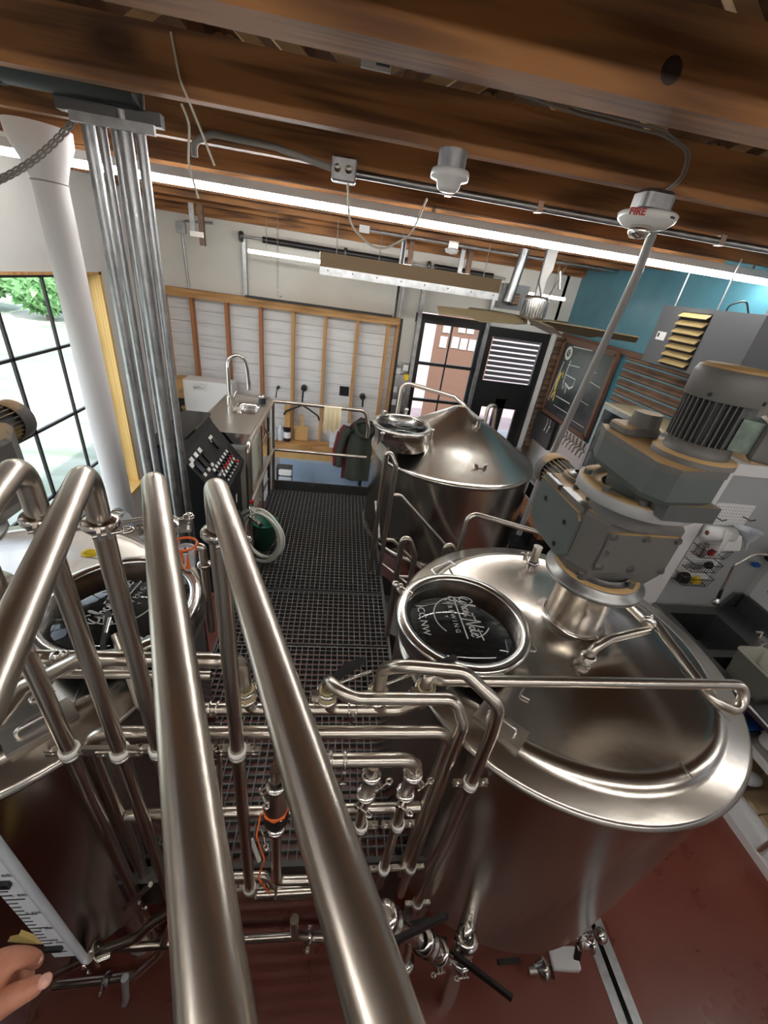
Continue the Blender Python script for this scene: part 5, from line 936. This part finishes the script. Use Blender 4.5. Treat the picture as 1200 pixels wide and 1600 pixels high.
for i, (x, z, m_) in enumerate(((.80, -1.05, 'paper'), (.90, -1.0, 'paper'), (.93, -1.12, 'yellow'), (.79, -1.3, 'paper'), (.90, -1.28, 'white_gloss'), (.80, -1.48, 'paper'))): MB().bb(x - .035, x + .035, 5.705, 5.715, z - .04, z + .04).build('note', m_, t)
m = MB().tube([(.765, 5.708, -2.02), (.765, 5.708, -1.69), (.955, 5.708, -1.69), (.955, 5.708, -2.02), (.765, 5.708, -2.02)], .004, 0, 6); m.build('red_border', 'red', t); MB().cyl((.91, 5.71, -1.96), (.91, 5.70, -1.96), .04, None, 16).build('green_dot', 'green', t)
# ================================================================ RIGHT SIDE: BAR, HEATER, SINK
RX = 3.0
t = thing('chalkboard', 'framed chalkboard menu with white drawings on the right wall', 'board', (RX, 5.05, -.85)); y0, y1, z0, z1 = 4.42, 5.62, -1.32, -.37
MB().bb(2.985, 3.005, y0, y1, z0, z1).build('slate', 'chalk_black', t)
for a in ((y0 - .02, y0 + .03, z0, z1), (y1 - .03, y1 + .02, z0, z1), (y0, y1, z1 - .03, z1 + .03), (y0, y1, z0 - .03, z0 + .02)): MB().bb(2.965, 3.01, *a).build('frame_bar', 'frame_brown', t)
o = V((2.984, 5.02, -.85)); xd, yd = V((0, -1, 0)), V((0, 0, 1)); m = MB()
m.lathe([(.045, 0), (.085, 0)], o + V((0, .42, .33)), (-1, 0, 0), 24); m.ribbon([(-.40, .31), (-.43, .34), (-.40, .36)], .012, o, xd, yd)
for P, w in (([(-.36, .42), (.10, .44)], .012), ([(-.33, .20), (-.05, .22)], .009), ([(-.33, .08), (-.05, .07), (-.05, -.02)], .012), ([(-.32, .0), (-.28, -.10), (-.22, -.02), (-.18, -.14)], .02), ([(-.38, -.22), (.02, -.22)], .012), ([(-.36, -.34), (.06, -.34)], .009), ([(.22, .12), (.52, .10)], .006), ([(.16, -.12), (.42, -.13)], .006), ([(.18, -.38), (.50, -.38)], .006), ([(-.30, .26), (-.32, .12), (-.30, -.06)], .018), ([(-.26, -.02), (-.12, -.06), (-.05, -.02)], .026), ([(-.46, .22), (-.50, .0), (-.54, -.22), (-.56, -.30), (-.52, -.32)], .014), ([(.14, .22), (.34, .23)], .006)): m.ribbon(P, w, o, xd, yd)
m.build('chalk_lines', 'chalk', t)
m = MB()
for P, w in (([(-.44, .08), (-.47, -.05), (-.46, -.18)], .05), ([(-.46, -.16), (-.50, -.28)], .03), ([(-.44, -.16), (-.42, -.30)], .03), ([(-.40, .10), (-.36, .02)], .02)): m.ribbon(P, w, o, xd, yd, .0012)
m.build('straw_figure', 'straw', t)
m = MB()
for i in range(4):
    for k in range(3): m.text(('PALE ALE', 'STOUT', 'LAGER', 'IPA')[(i + k) % 4], .0, o, xd, yd) if False else None
t = thing('back_bar', 'dark back bar with a steel splash plate under the chalkboard', 'bar', (2.85, 4.9, FZ)); MB().bb(2.975, 2.998, 3.9, 5.65, -1.95, -1.36).build('splash_plate', 'steel', t); MB().bb(2.6, 2.998, 3.85, 5.66, FZ, -1.96).build('cabinet', 'black', t); MB().bb(2.93, 2.998, 5.08, 5.66, -1.75, -1.36).build('dark_panel', 'black', t); MB().bb(2.52, 2.998, 3.8, 5.66, -1.98, -1.95).build('drip_top', 'steel', t)
for k in range(11):
    y = 5.02 - .085 * k if k > 1 else 5.22 - .08 * k
    t = thing('beer_tap', 'chrome beer tap, number %s from the dark panel, below the chalkboard' % ('first', 'second', 'third', 'fourth', 'fifth', 'sixth', 'seventh', 'eighth', 'ninth', 'tenth', 'eleventh')[k], 'tap', (2.95, y, -1.45), 'taps below the chalkboard'); MB().cyl((2.975, y, -1.44), (2.90, y, -1.45), .013, None, 10).build('shank', 'bright_steel', t); MB().cyl((2.90, y, -1.44), (2.885, y, -1.52), .012, .009, 10).ball((2.90, y, -1.44), .017, 8).build('spout', 'bright_steel', t); MB().cyl((2.90, y, -1.42), (2.895, y, -1.34), .008, .012, 8).build('handle', 'bright_steel', t)
t = thing('bar_counter', 'dark bar with an orange wooden top running behind the cone topped tank', 'bar', (2.3, 4.8, FZ)); MB().bb(2.20, 2.42, 3.5, 5.35, FZ, -2.10).build('front', 'black', t); MB().bb(2.14, 2.36, 3.3, 5.45, -2.10, -2.05).build('top', 'bar_wood', t)
MB().bb(2.36, 2.40, 3.3, 5.45, -2.09, -2.06).build('steel_edge', 'bright_steel', t)
for s in range(3):
    z = -3.05 + .36 * s; MB().bb(2.02, 2.20, 3.5, 5.3, z - .02, z).build('glass_shelf', 'black', t)
gl = None; NG = 0
for s in range(3):
    for k in range(16):
        p = (2.08, 3.56 + .105 * k, -3.05 + .36 * s)
        if gl is None:
            gl = thing('beer_glass', 'clear beer glass on the lowest dark shelf of the bar front', 'glass', p, 'glasses on the bar shelves'); MB().lathe([(.026, .004), (.03, .0), (.038, .14), (.036, .14), (.027, .012), (.0005, .012)], p, n=12).build('glass_body', 'jar_glass', gl)
        else: copy_tree(gl, p, 'clear beer glass on the %s dark shelf of the bar front' % ('lowest', 'middle', 'top')[s])
t = thing('glass_fridge', 'cream topped glass door cabinet full of supplies against the right wall', 'cabinet', (2.85, 3.5, -1.5)); fx0, fy0, fy1, fz0, fz1 = 2.62, 2.95, 3.80, -1.48, -.755
MB().bb(fx0 + .03, 3.0, fy0, fy1, fz0, fz0 + .02).bb(3.0, 3.02, fy0, fy1, fz0, fz1).bb(fx0 + .03, 3.0, fy1 - .02, fy1, fz0, fz1).bb(fx0 + .03, 3.0, fy0, fy0 + .02, fz0, fz1).build('carcass', 'galv', t); MB().bb(fx0 + .01, 3.02, fy0 - .01, fy1 + .01, fz1 - .02, fz1).build('top_panel', 'cream_top', t); MB().bb(fx0 + .05, 3.0, fy0 + .02, fy1 - .02, -1.13, -1.11).build('inner_shelf', 'galv', t)
for a, b in ((fy0, (fy0 + fy1) / 2), ((fy0 + fy1) / 2, fy1)):
    d = MB().bb(fx0, fx0 + .03, a + .004, a + .04, fz0, fz1 - .02).bb(fx0, fx0 + .03, b - .04, b - .004, fz0, fz1 - .02).bb(fx0, fx0 + .03, a + .04, b - .04, fz1 - .06, fz1 - .02).bb(fx0, fx0 + .03, a + .04, b - .04, fz0, fz0 + .05).build('door', 'galv', t); MB().bb(fx0 + .012, fx0 + .018, a + .04, b - .04, fz0 + .05, fz1 - .06).build('door_glass', 'pane_glass', d)
rn = random.Random(9)
for k in range(14):
    s = k % 2; y = 3.0 + .055 * k; o = MB().rbox((2.80 + rn.uniform(-.06, .06), y + .02, (fz0 + .02 if s else -1.11) + .09), (.09, .06, rn.uniform(.10, .18)), .015); solo(o, 'supply_pack', ('paper', 'clear_plastic', 'light_blue', 'white')[k % 4], '%s supply pack, %s from the right on the %s glass cabinet shelf' % (('white', 'clear', 'pale blue', 'off-white')[k % 4], ('first', 'second', 'third', 'fourth', 'fifth', 'sixth', 'last')[k // 2], 'lower' if s else 'upper'), 'pack', 'packs on the %s cabinet shelf' % ('lower' if s else 'upper'), (2.8, y, (fz0 + .02 if s else -1.11)))
t = thing('cabinet_stand', 'black stand under the glass door cabinet', 'stand', (2.85, 3.4, FZ)); MB().bb(2.66, 2.998, 2.95, 3.80, -1.56, -1.48).build('stand_top', 'black', t); MB().bb(2.68, 2.998, 2.97, 3.78, FZ, -1.56).build('body', 'black', t); MB().bb(2.675, 2.68, 3.45, 3.7, -1.75, -1.62).build('price_card', 'paper', t)
# heater
hx, hy0, hy1, hz0, hz1 = 2.53, 2.50, 3.42, -.305, .115
t = thing('unit_heater', 'grey hung unit heater with tan louvres before the blue wall', 'heater', (2.75, 2.95, -.1)); MB().bb(hx + .02, 2.98, hy0, hy1, hz0, hz1).build('casing', 'heater_gray', t)
ly0, ly1 = 2.90, 3.20
MB().bb(hx, hx + .02, hy0, ly0, hz0, hz1).bb(hx, hx + .02, ly1, hy1, hz0, hz1).bb(hx, hx + .02, ly0, ly1, hz1 - .03, hz1).bb(hx, hx + .02, ly0, ly1, hz0, hz0 + .015).build('front_panel', 'heater_gray', t); MB().bb(hx + .012, hx + .021, ly0, ly1, hz0, hz1).build('dark_recess', 'black', t); MB().bb(hx - .004, hx, hy0, hy0 + .34, hz0 + .005, hz1 - .005).build('access_panel', 'heater_gray', t)
for k in range(7): z = hz0 + .045 + .054 * k; MB().prism([(hx + .012, ly0 + .01, z + .018), (hx - .028, ly0 + .01, z - .016), (hx - .030, ly0 + .01, z - .012), (hx + .010, ly0 + .01, z + .022)], (0, ly1 - ly0 - .02, 0)).build('louvre', 'louvre_tan', t)
MB().bb(hx - .002, hx, 3.26, 3.36, -.13, -.07).build('rating_label', 'paper', t); MB().bb(hx - .003, hx - .002, 3.33, 3.35, -.11, -.08).build('label_mark', 'black', t)
for y in (2.92, 3.34): MB().cyl((hx + .03, y, hz1), (hx + .03, y, CB), .006, None, 6).build('hanger_rod', 'galv', t)
MB().cyl((2.80, 2.72, hz1), (2.80, 2.72, .62), .05, None, 20).build('flue_pipe', 'galv', t)
MB().tube([(2.70, 3.0, hz1), (2.70, 3.0, .16), (2.72, 2.9, .20), (2.74, 2.85, hz1)], .006, .04, 6).build('gas_line', 'black', t)
# partition fittings
PY_ = 2.775
t = thing('pegboard', 'white pegboard on the grey partition above the sink', 'board', (3.45, PY_, -1.7)); m = MB().bb(3.28, 3.66, 2.768, 2.779, -2.08, -1.27); m.build('panel', 'white', t)
m = MB()
for i in range(13):
    for k in range(26): m.cyl((3.28 + .03 * i, 2.7665, -1.30 - .03 * k), (3.28 + .03 * i, 2.7685, -1.30 - .03 * k), .005, None, 6)
o = m.build('peg_holes', 'conduit_gray', t); o['kind'] = 'stuff'
for x, z in ((3.33, -1.40), (3.60, -1.38)): MB().tube([(x, 2.77, z), (x, 2.69, z), (x, 2.66, z + .03)], .005, .02, 6).build('peg_hook', 'black', t)
t = thing('paper_towel', 'white paper towel roll with a loose sheet on the pegboard', 'roll', (3.30, 2.68, -1.52)); MB().lathe([(.022, -.005), (.065, -.005), (.065, .24), (.022, .24), (.022, -.005)], (3.25, 2.68, -1.52), (1, 0, 0), 28).build('roll', 'white_gloss', t); MB().lathe([(.0005, -.003), (.022, -.003)], (3.25, 2.68, -1.52), (1, 0, 0), 16).build('core', 'copper', t)
m = MB(); vs = []
for i in range(9):
    for k in range(7): u, v = i / 8, k / 6; vs.append((3.33 + .20 * u + .04 * v, 2.62 - .02 * math.sin(6 * u + 2 * v), -1.44 - .06 * u - .26 * v * (1 - .5 * u)))
m.add(vs, [(i * 7 + k, i * 7 + k + 1, (i + 1) * 7 + k + 1, (i + 1) * 7 + k) for i in range(8) for k in range(6)], True); m.build('loose_sheet', 'white_gloss', t)
t = thing('plastic_funnel', 'white plastic funnel hung on the pegboard right of the towel roll', 'funnel', (3.62, 2.68, -1.55)); MB().lathe([(.11, 0), (.105, .01), (.02, .13), (.012, .20)], (3.60, 2.66, -1.45), (.35, -.1, -.93), 28).build('cone', 'clear_plastic', t)
for i, (z, lab) in enumerate(((-1.68, 'top'), (-1.84, 'middle'), (-2.00, 'lowest'))):
    t = thing('wire_basket', 'black wire basket, %s of three on the pegboard' % lab, 'basket', (3.42, 2.70, z), 'pegboard baskets'); x0, x1 = (3.28, 3.58)
    for zz, ins in ((z, .0), (z - .09, .02)):
        MB().tube([(x0 + ins, 2.766, zz), (x0 + ins, 2.64 + ins, zz), (x1 - ins, 2.64 + ins, zz), (x1 - ins, 2.766, zz)], .0035, .02, 6).build('hoop', 'black', t)
    for k in range(9): x = x0 + .02 + (x1 - x0 - .04) * k / 8; MB().tube([(x, 2.64, z), (x, 2.66, z - .09), (x, 2.766, z - .09)], .0022, 0, 5).build('wire', 'black', t)
for lab, x, z, m_, d in (('steel can in the top pegboard basket', 3.34, -1.72, 'bright_steel', (.06, .06, .13)), ('red bottle cap in the top pegboard basket', 3.44, -1.74, 'red', (.05, .05, .05)), ('black scrub brush in the lowest pegboard basket', 3.33, -2.04, 'black', (.10, .07, .09)), ('yellow sponge pack in the lowest pegboard basket', 3.47, -2.06, 'yellow', (.09, .06, .05)), ('black spray nozzle in the middle pegboard basket', 3.50, -1.88, 'black', (.08, .05, .05)), ('grey tool in the middle pegboard basket', 3.38, -1.90, 'galv', (.12, .05, .04))):
    t = thing('basket_item', lab, 'item', (x, 2.70, z - d[2] / 2)); MB().rbox((x, 2.705, z), d, .02).build('body', m_, t); MB().rbox((x, 2.705, z + d[2] / 2 + .006), (d[0] * .6, d[1] * .6, .014), .008).build('cap', m_, t)
t = thing('carton', 'open brown carton lettered POP on top of the partition', 'box', (3.45, 2.86, -.90)); MB().bb(3.34, 3.85, 2.76, 2.96, -.898, -.70).build('carton_body', 'card', t); m = MB().text('POP', .062, (3.425, 2.7590, -.835), (1, 0, 0), (0, 0, 1), .0008, 'CENTER', .003); m.build('lettering', 'black', t); MB().prism([(3.34, 2.76, -.70), (3.85, 2.76, -.70), (3.85, 2.70, -.66), (3.34, 2.70, -.66)], (0, 0, .004)).build('flap', 'card', t)
m = MB().rbox((3.55, 2.86, -.66), (.16, .12, .08), .03); solo(m, 'white_packet', 'white', 'white crumpled packet sticking out of the brown carton', 'packet', None, (3.55, 2.86, -.70))
# sink room
t = thing('scullery_sink', 'dark stainless double bowl sink along the right wall', 'sink', (3.7, 2.2, FZ)); sz = -2.40
for b0, b1 in ((2.18, 2.62), (1.66, 2.10)):
    m = MB(); x0, x1 = 3.30, 3.82; i = .05; T = [(x0, b0), (x1, b0), (x1, b1), (x0, b1)]; B = [(x0 + i, b0 + i), (x1 - i, b0 + i), (x1 - i, b1 - i), (x0 + i, b1 - i)]
    m.add([(x, y, sz) for x, y in T] + [(x, y, sz - .3) for x, y in B], [(4, 5, 6, 7)] + [(k, (k + 1) % 4, 4 + (k + 1) % 4, 4 + k) for k in range(4)]); m.build('bowl', 'sink_steel', t)
MB().bb(3.22, 3.30, 1.0, 2.73, sz - .04, sz + .012).bb(3.82, 4.175, 1.0, 2.73, sz - .03, sz + .004).bb(3.30, 3.82, 2.62, 2.73, sz - .03, sz + .004).bb(3.30, 3.82, 2.10, 2.18, sz - .03, sz).bb(3.30, 3.82, 1.0, 1.66, sz - .03, sz).build('deck', 'sink_steel', t); MB().bb(4.14, 4.175, 1.0, 2.73, sz, sz + .17).prism([(3.98, 2.74, sz), (4.16, 2.74, sz), (4.16, 2.74, sz + .17), (4.05, 2.74, sz + .17)], (0, .03, 0)).build('backsplash', 'sink_steel', t); MB().cyl((3.225, 1.0, sz), (3.225, 2.73, sz), .024, None, 14).build('rolled_front', 'sink_steel', t)
for x in (3.28, 4.1):
    for y in (1.05, 2.65): MB().cyl((x, y, FZ), (x, y, sz - .03), .022, None, 12).build('leg', 'steel', t)
t = thing('sink_faucet', 'steel deck faucet with curved spout base on the scullery sink', 'tap', (3.98, 2.15, sz)); MB().rbox((3.98, 2.2, sz + .03), (.07, .24, .05), .02).build('base', 'bright_steel', t); MB().cyl((3.98, 2.2, sz + .05), (4.02, 2.2, sz + .42), .014, None, 12).build('riser', 'steel', t)
MB().tube([(3.98, 2.2, sz + .06), (3.92, 2.2, sz + .10), (3.80, 2.16, sz + .08), (3.74, 2.10, sz + .05)], .016, .04).build('spout', 'bright_steel', t)
for y in (2.10, 2.31): MB().cyl((3.97, y, sz + .05), (3.95, y, sz + .09), .018, None, 12).box((3.93, y, sz + .095), (.08, .016, .012)).build('handle', 'bright_steel', t)
t = thing('spray_tap', 'hooked sprayer tube with a black grip hanging over the sink corner', 'tap', (3.62, 2.5, -2.2)); MB().tube([(3.60, 2.56, -2.05), (3.56, 2.56, -1.76), (3.66, 2.55, -1.62), (3.90, 2.52, -1.60), (4.15, 2.45, -1.62)], .012, .08).build('hose_tube', 'steel', t); MB().cyl((3.615, 2.55, -2.13), (3.598, 2.56, -2.02), .016, .013, 12).build('grip', 'black', t); MB().lathe([(.012, 0), (.03, -.03), (.036, -.06), (.03, -.07), (.0005, -.07)], (3.62, 2.55, -2.13), n=18).build('spray_head', 'bright_steel', t)
t = thing('copper_pipe', 'brown copper pipes with valves on the sink wall', 'pipe', (4.1, 2.55, -1.9)); MB().tube([(4.12, 2.76, -1.70), (4.12, 2.66, -1.88), (4.12, 2.5, -1.92), (4.12, 2.36, -2.02), (4.12, 2.2, -2.02)], .016, .04).build('pipe', 'copper', t); MB().box((4.12, 2.42, -1.93), (.05, .04, .10)).box((4.12, 2.30, -2.02), (.06, .10, .05)).build('valve', 'copper', t); MB().cyl((4.10, 2.72, -1.75), (4.05, 2.70, -1.75), .035, None, 14).build('regulator', 'black', t); MB().box((4.0, 2.72, -1.85), (.06, .04, .03)).build('blue_handle', 'blue_plastic', t)
t = thing('sink_sign', 'white wall sign saying the sink is not for hand washing', 'sign', (4.17, 2.2, -2.05)); MB().bb(4.17, 4.178, 1.95, 2.72, -2.22, -1.80).build('plate', 'white', t); m = MB()
for k, s in enumerate(('THIS IS NOT A', 'HANDWASHING', 'SINK')): m.text(s, .062, (4.169, 2.38, -1.99 - .07 * k), (0, -1, 0), (0, 0, 1), .0005, 'CENTER', .0015)
m.build('lettering', 'black', t); m = MB(); m.lathe([(.052, 0), (.064, 0)], (4.1692, 2.33, -1.89), (-1, 0, 0), 28); m.ribbon([(-.04, .04), (.04, -.04)], .012, (4.1692, 2.33, -1.89), (0, -1, 0), (0, 0, 1)); m.build('red_ring', 'maroon', t); m = MB().ribbon([(-.03, -.02), (-.005, .0), (.03, -.01)], .014, (4.1690, 2.33, -1.89), (0, -1, 0), (0, 0, 1)).ribbon([(-.01, .03), (-.005, 0), (-.012, -.03)], .012, (4.1690, 2.33, -1.89), (0, -1, 0), (0, 0, 1)); m.build('hand_symbol', 'black', t)
t = thing('waste_bin', 'grey tapered waste bin standing on the sink drainboard', 'bin', (3.52, 1.88, sz - .3)); m = MB(); P = []
for (sx, sy, a0) in ((1, 1, 0), (-1, 1, 90), (-1, -1, 180), (1, -1, 270)):
    for k in range(5): a = math.radians(a0 + 22.5 * k); P.append((sx * .075 + .035 * math.cos(a), sy * .15 + .035 * math.sin(a)))
n = len(P); vs = []
for q, z in ((.78, 0), (.80, .01), (1.0, .36), (1.05, .362), (1.05, .375), (.98, .375), (.78, .015)):
    for x, y in P: vs.append((3.52 + x * q * 1.2, 1.88 + y * q * .9, sz - .295 + z * 1.3))
m.add(vs, [list(range(6 * n, 7 * n))] + [(j * n + i, j * n + (i + 1) % n, (j + 1) * n + (i + 1) % n, (j + 1) * n + i) for j in range(6) for i in range(n)], True); m.build('pail', 'bin_gray', t)
t = thing('blue_bottle', 'bright blue plastic holder at the right edge on the sink wall', 'bottle', (4.05, 1.98, -2.35)); MB().rbox((4.06, 2.02, -2.26), (.10, .10, .24), .03).build('body', 'blue_plastic', t); MB().box((4.005, 2.02, -2.20), (.004, .05, .06)).build('window', 'white', t)
t = thing('white_jug', 'round white tub standing on the steel shelf at the right edge', 'tub', (3.58, 1.50, -2.72)); jx, jy = 3.52, 1.52; MB().lathe([(.0005, 0), (.085, 0), (.09, .02), (.09, .12), (.094, .125), (.094, .135), (.09, .14), (.088, .25), (.07, .27), (.0005, .272)], (jx, jy, -2.72), n=32).build('tub', 'white_gloss', t); MB().lathe([(.0905, .128), (.092, .131), (.0905, .134)], (jx, jy, -2.72), n=32).build('seam', 'conduit_gray', t)
t = thing('low_shelf', 'low steel shelf with a white edge beneath the white tub', 'shelf', (3.6, 1.4, FZ)); MB().bb(3.36, 3.9, .7, 1.64, -2.76, -2.725).build('top', 'steel', t); MB().bb(3.33, 3.36, .7, 1.64, -2.77, -2.72).build('edge', 'white_gloss', t)
for x in (3.86,):
    for y in (.75, 1.6): MB().cyl((x, y, FZ), (x, y, -2.76), .018, None, 10).build('leg', 'steel', t)
t = thing('blue_bin', 'deep blue plastic crate under the sink beside the right tank', 'crate', (3.3, 1.75, FZ)); MB().rbox((3.42, 1.78, -2.86), (.36, .26, .30), .04).build('crate_body', 'navy_bag', t); MB().rbox((3.42, 1.78, -2.70), (.38, .28, .03), .04).build('rim', 'blue_plastic', t)
t = thing('blue_bag', 'shiny blue bag lying under the low steel shelf', 'bag', (3.5, 1.3, FZ)); m = MB().ball((3.42, 1.52, -3.16), .13, 16, (1.1, .9, .8)).build('bag', 'navy_bag', t); MB().ball((3.50, 1.46, -3.06), .08, 12, (1.2, .8, .5)).build('white_patch', 'clear_plastic', t)
t = thing('tan_pallet', 'tan wooden platform with rounded ridges beyond the white kerb', 'platform', (3.7, 1.1, FZ))
for k in range(4): MB().rbox((3.95, 1.36 - .17 * k, FZ + .045), (.92, .165, .09), .02).build('board', 'floor_tan', t)
MB().lathe([(.0005, .002), (.06, .002), (.07, 0), (.07, -.004)], (3.62, .98, FZ + .093), n=24).build('drain_cover', 'conduit_gray', t)
t = thing('white_kerb', 'long white U shaped kerb lying on the red floor at the right', 'kerb', (3.34, 1.2, FZ)); MB().bb(3.25, 3.27, .9, 2.6, FZ, FZ + .07).bb(3.43, 3.46, .9, 2.6, FZ, FZ + .10).bb(3.27, 3.43, .9, 2.6, FZ, FZ + .05).build('channel', 'white', t)
struct(MB().bb(3.46, 4.18, -1.5, 2.78, FZ, FZ + .006), 'trim_5', 'floor_tan')
struct(MB().bb(2.02, 3.0, 3.3, 5.6, FZ, FZ + .006), 'trim_6', 'floor_tan')
# ================================================================ THE HAND
t = thing('person', 'bare hand and forearm reaching in at the lower left corner, finger and thumb apart', 'person', (-0.391,0.179,-0.847))
def skinmesh(name, pts, m, edges, root=0):
    me = bpy.data.meshes.new(name); me.from_pydata([p for p, r in pts], edges, []); o = bpy.data.objects.new(name, me); COL.objects.link(o)
    sk_ = o.modifiers.new('s', 'SKIN'); sk_.use_smooth_shade = True
    for i, (p, r) in enumerate(pts): me.skin_vertices[0].data[i].radius = (r, r); me.skin_vertices[0].data[i].use_root = (i == root)
    su = o.modifiers.new('u', 'SUBSURF'); su.levels = 2; su.render_levels = 2
    dg = bpy.context.evaluated_depsgraph_get(); ev = o.evaluated_get(dg); m2 = bpy.data.meshes.new_from_object(ev); bpy.data.objects.remove(o)
    mb = MB(); mb.add([v.co.copy() for v in m2.vertices], [list(p.vertices) for p in m2.polygons], True); return mb
H = [((-0.471,0.116,-0.878), .034), ((-0.424,0.140,-0.843), .031), ((-0.390,0.159,-0.822), .034), ((-0.370,0.174,-0.811), .036),
     ((-0.356,0.184,-0.788), .020), ((-0.345,0.189,-0.786), .0125), ((-0.335,0.191,-0.802), .0105), ((-0.334,0.192,-0.830), .008),
     ((-0.375,0.186,-0.852), .020), ((-0.372,0.197,-0.872), .012), ((-0.375,0.200,-0.908), .0105), ((-0.375,0.196,-0.925), .008),
     ((-0.393,0.184,-0.890), .018), ((-0.392,0.193,-0.915), .0115), ((-0.392,0.193,-0.944), .010), ((-0.394,0.189,-0.952), .008),
     ((-0.406,0.180,-0.910), .016), ((-0.406,0.185,-0.942), .010), ((-0.407,0.185,-0.964), .009), ((-0.410,0.181,-0.971), .007),
     ((-0.357,0.153,-0.813), .019), ((-0.330,0.158,-0.796), .0135), ((-0.316,0.163,-0.795), .012), ((-0.303,0.167,-0.794), .0095)]
E_ = [(0, 1), (1, 2), (2, 3), (3, 4), (4, 5), (5, 6), (6, 7), (3, 8), (8, 9), (9, 10), (10, 11), (3, 12), (12, 13), (13, 14), (14, 15), (3, 16), (16, 17), (17, 18), (18, 19), (2, 20), (20, 21), (21, 22), (22, 23)]
skinmesh('arm', H, 'skin', E_, 2).build('arm', 'skin', t)
MB().ball((-0.296,0.164,-0.775), .0075, 12, (1, 1, .8)).build('thumb_nail', 'nail', t); MB().ball((-0.330,0.191,-0.812), .0055, 12, (1, 1, .8)).build('finger_nail', 'nail', t)
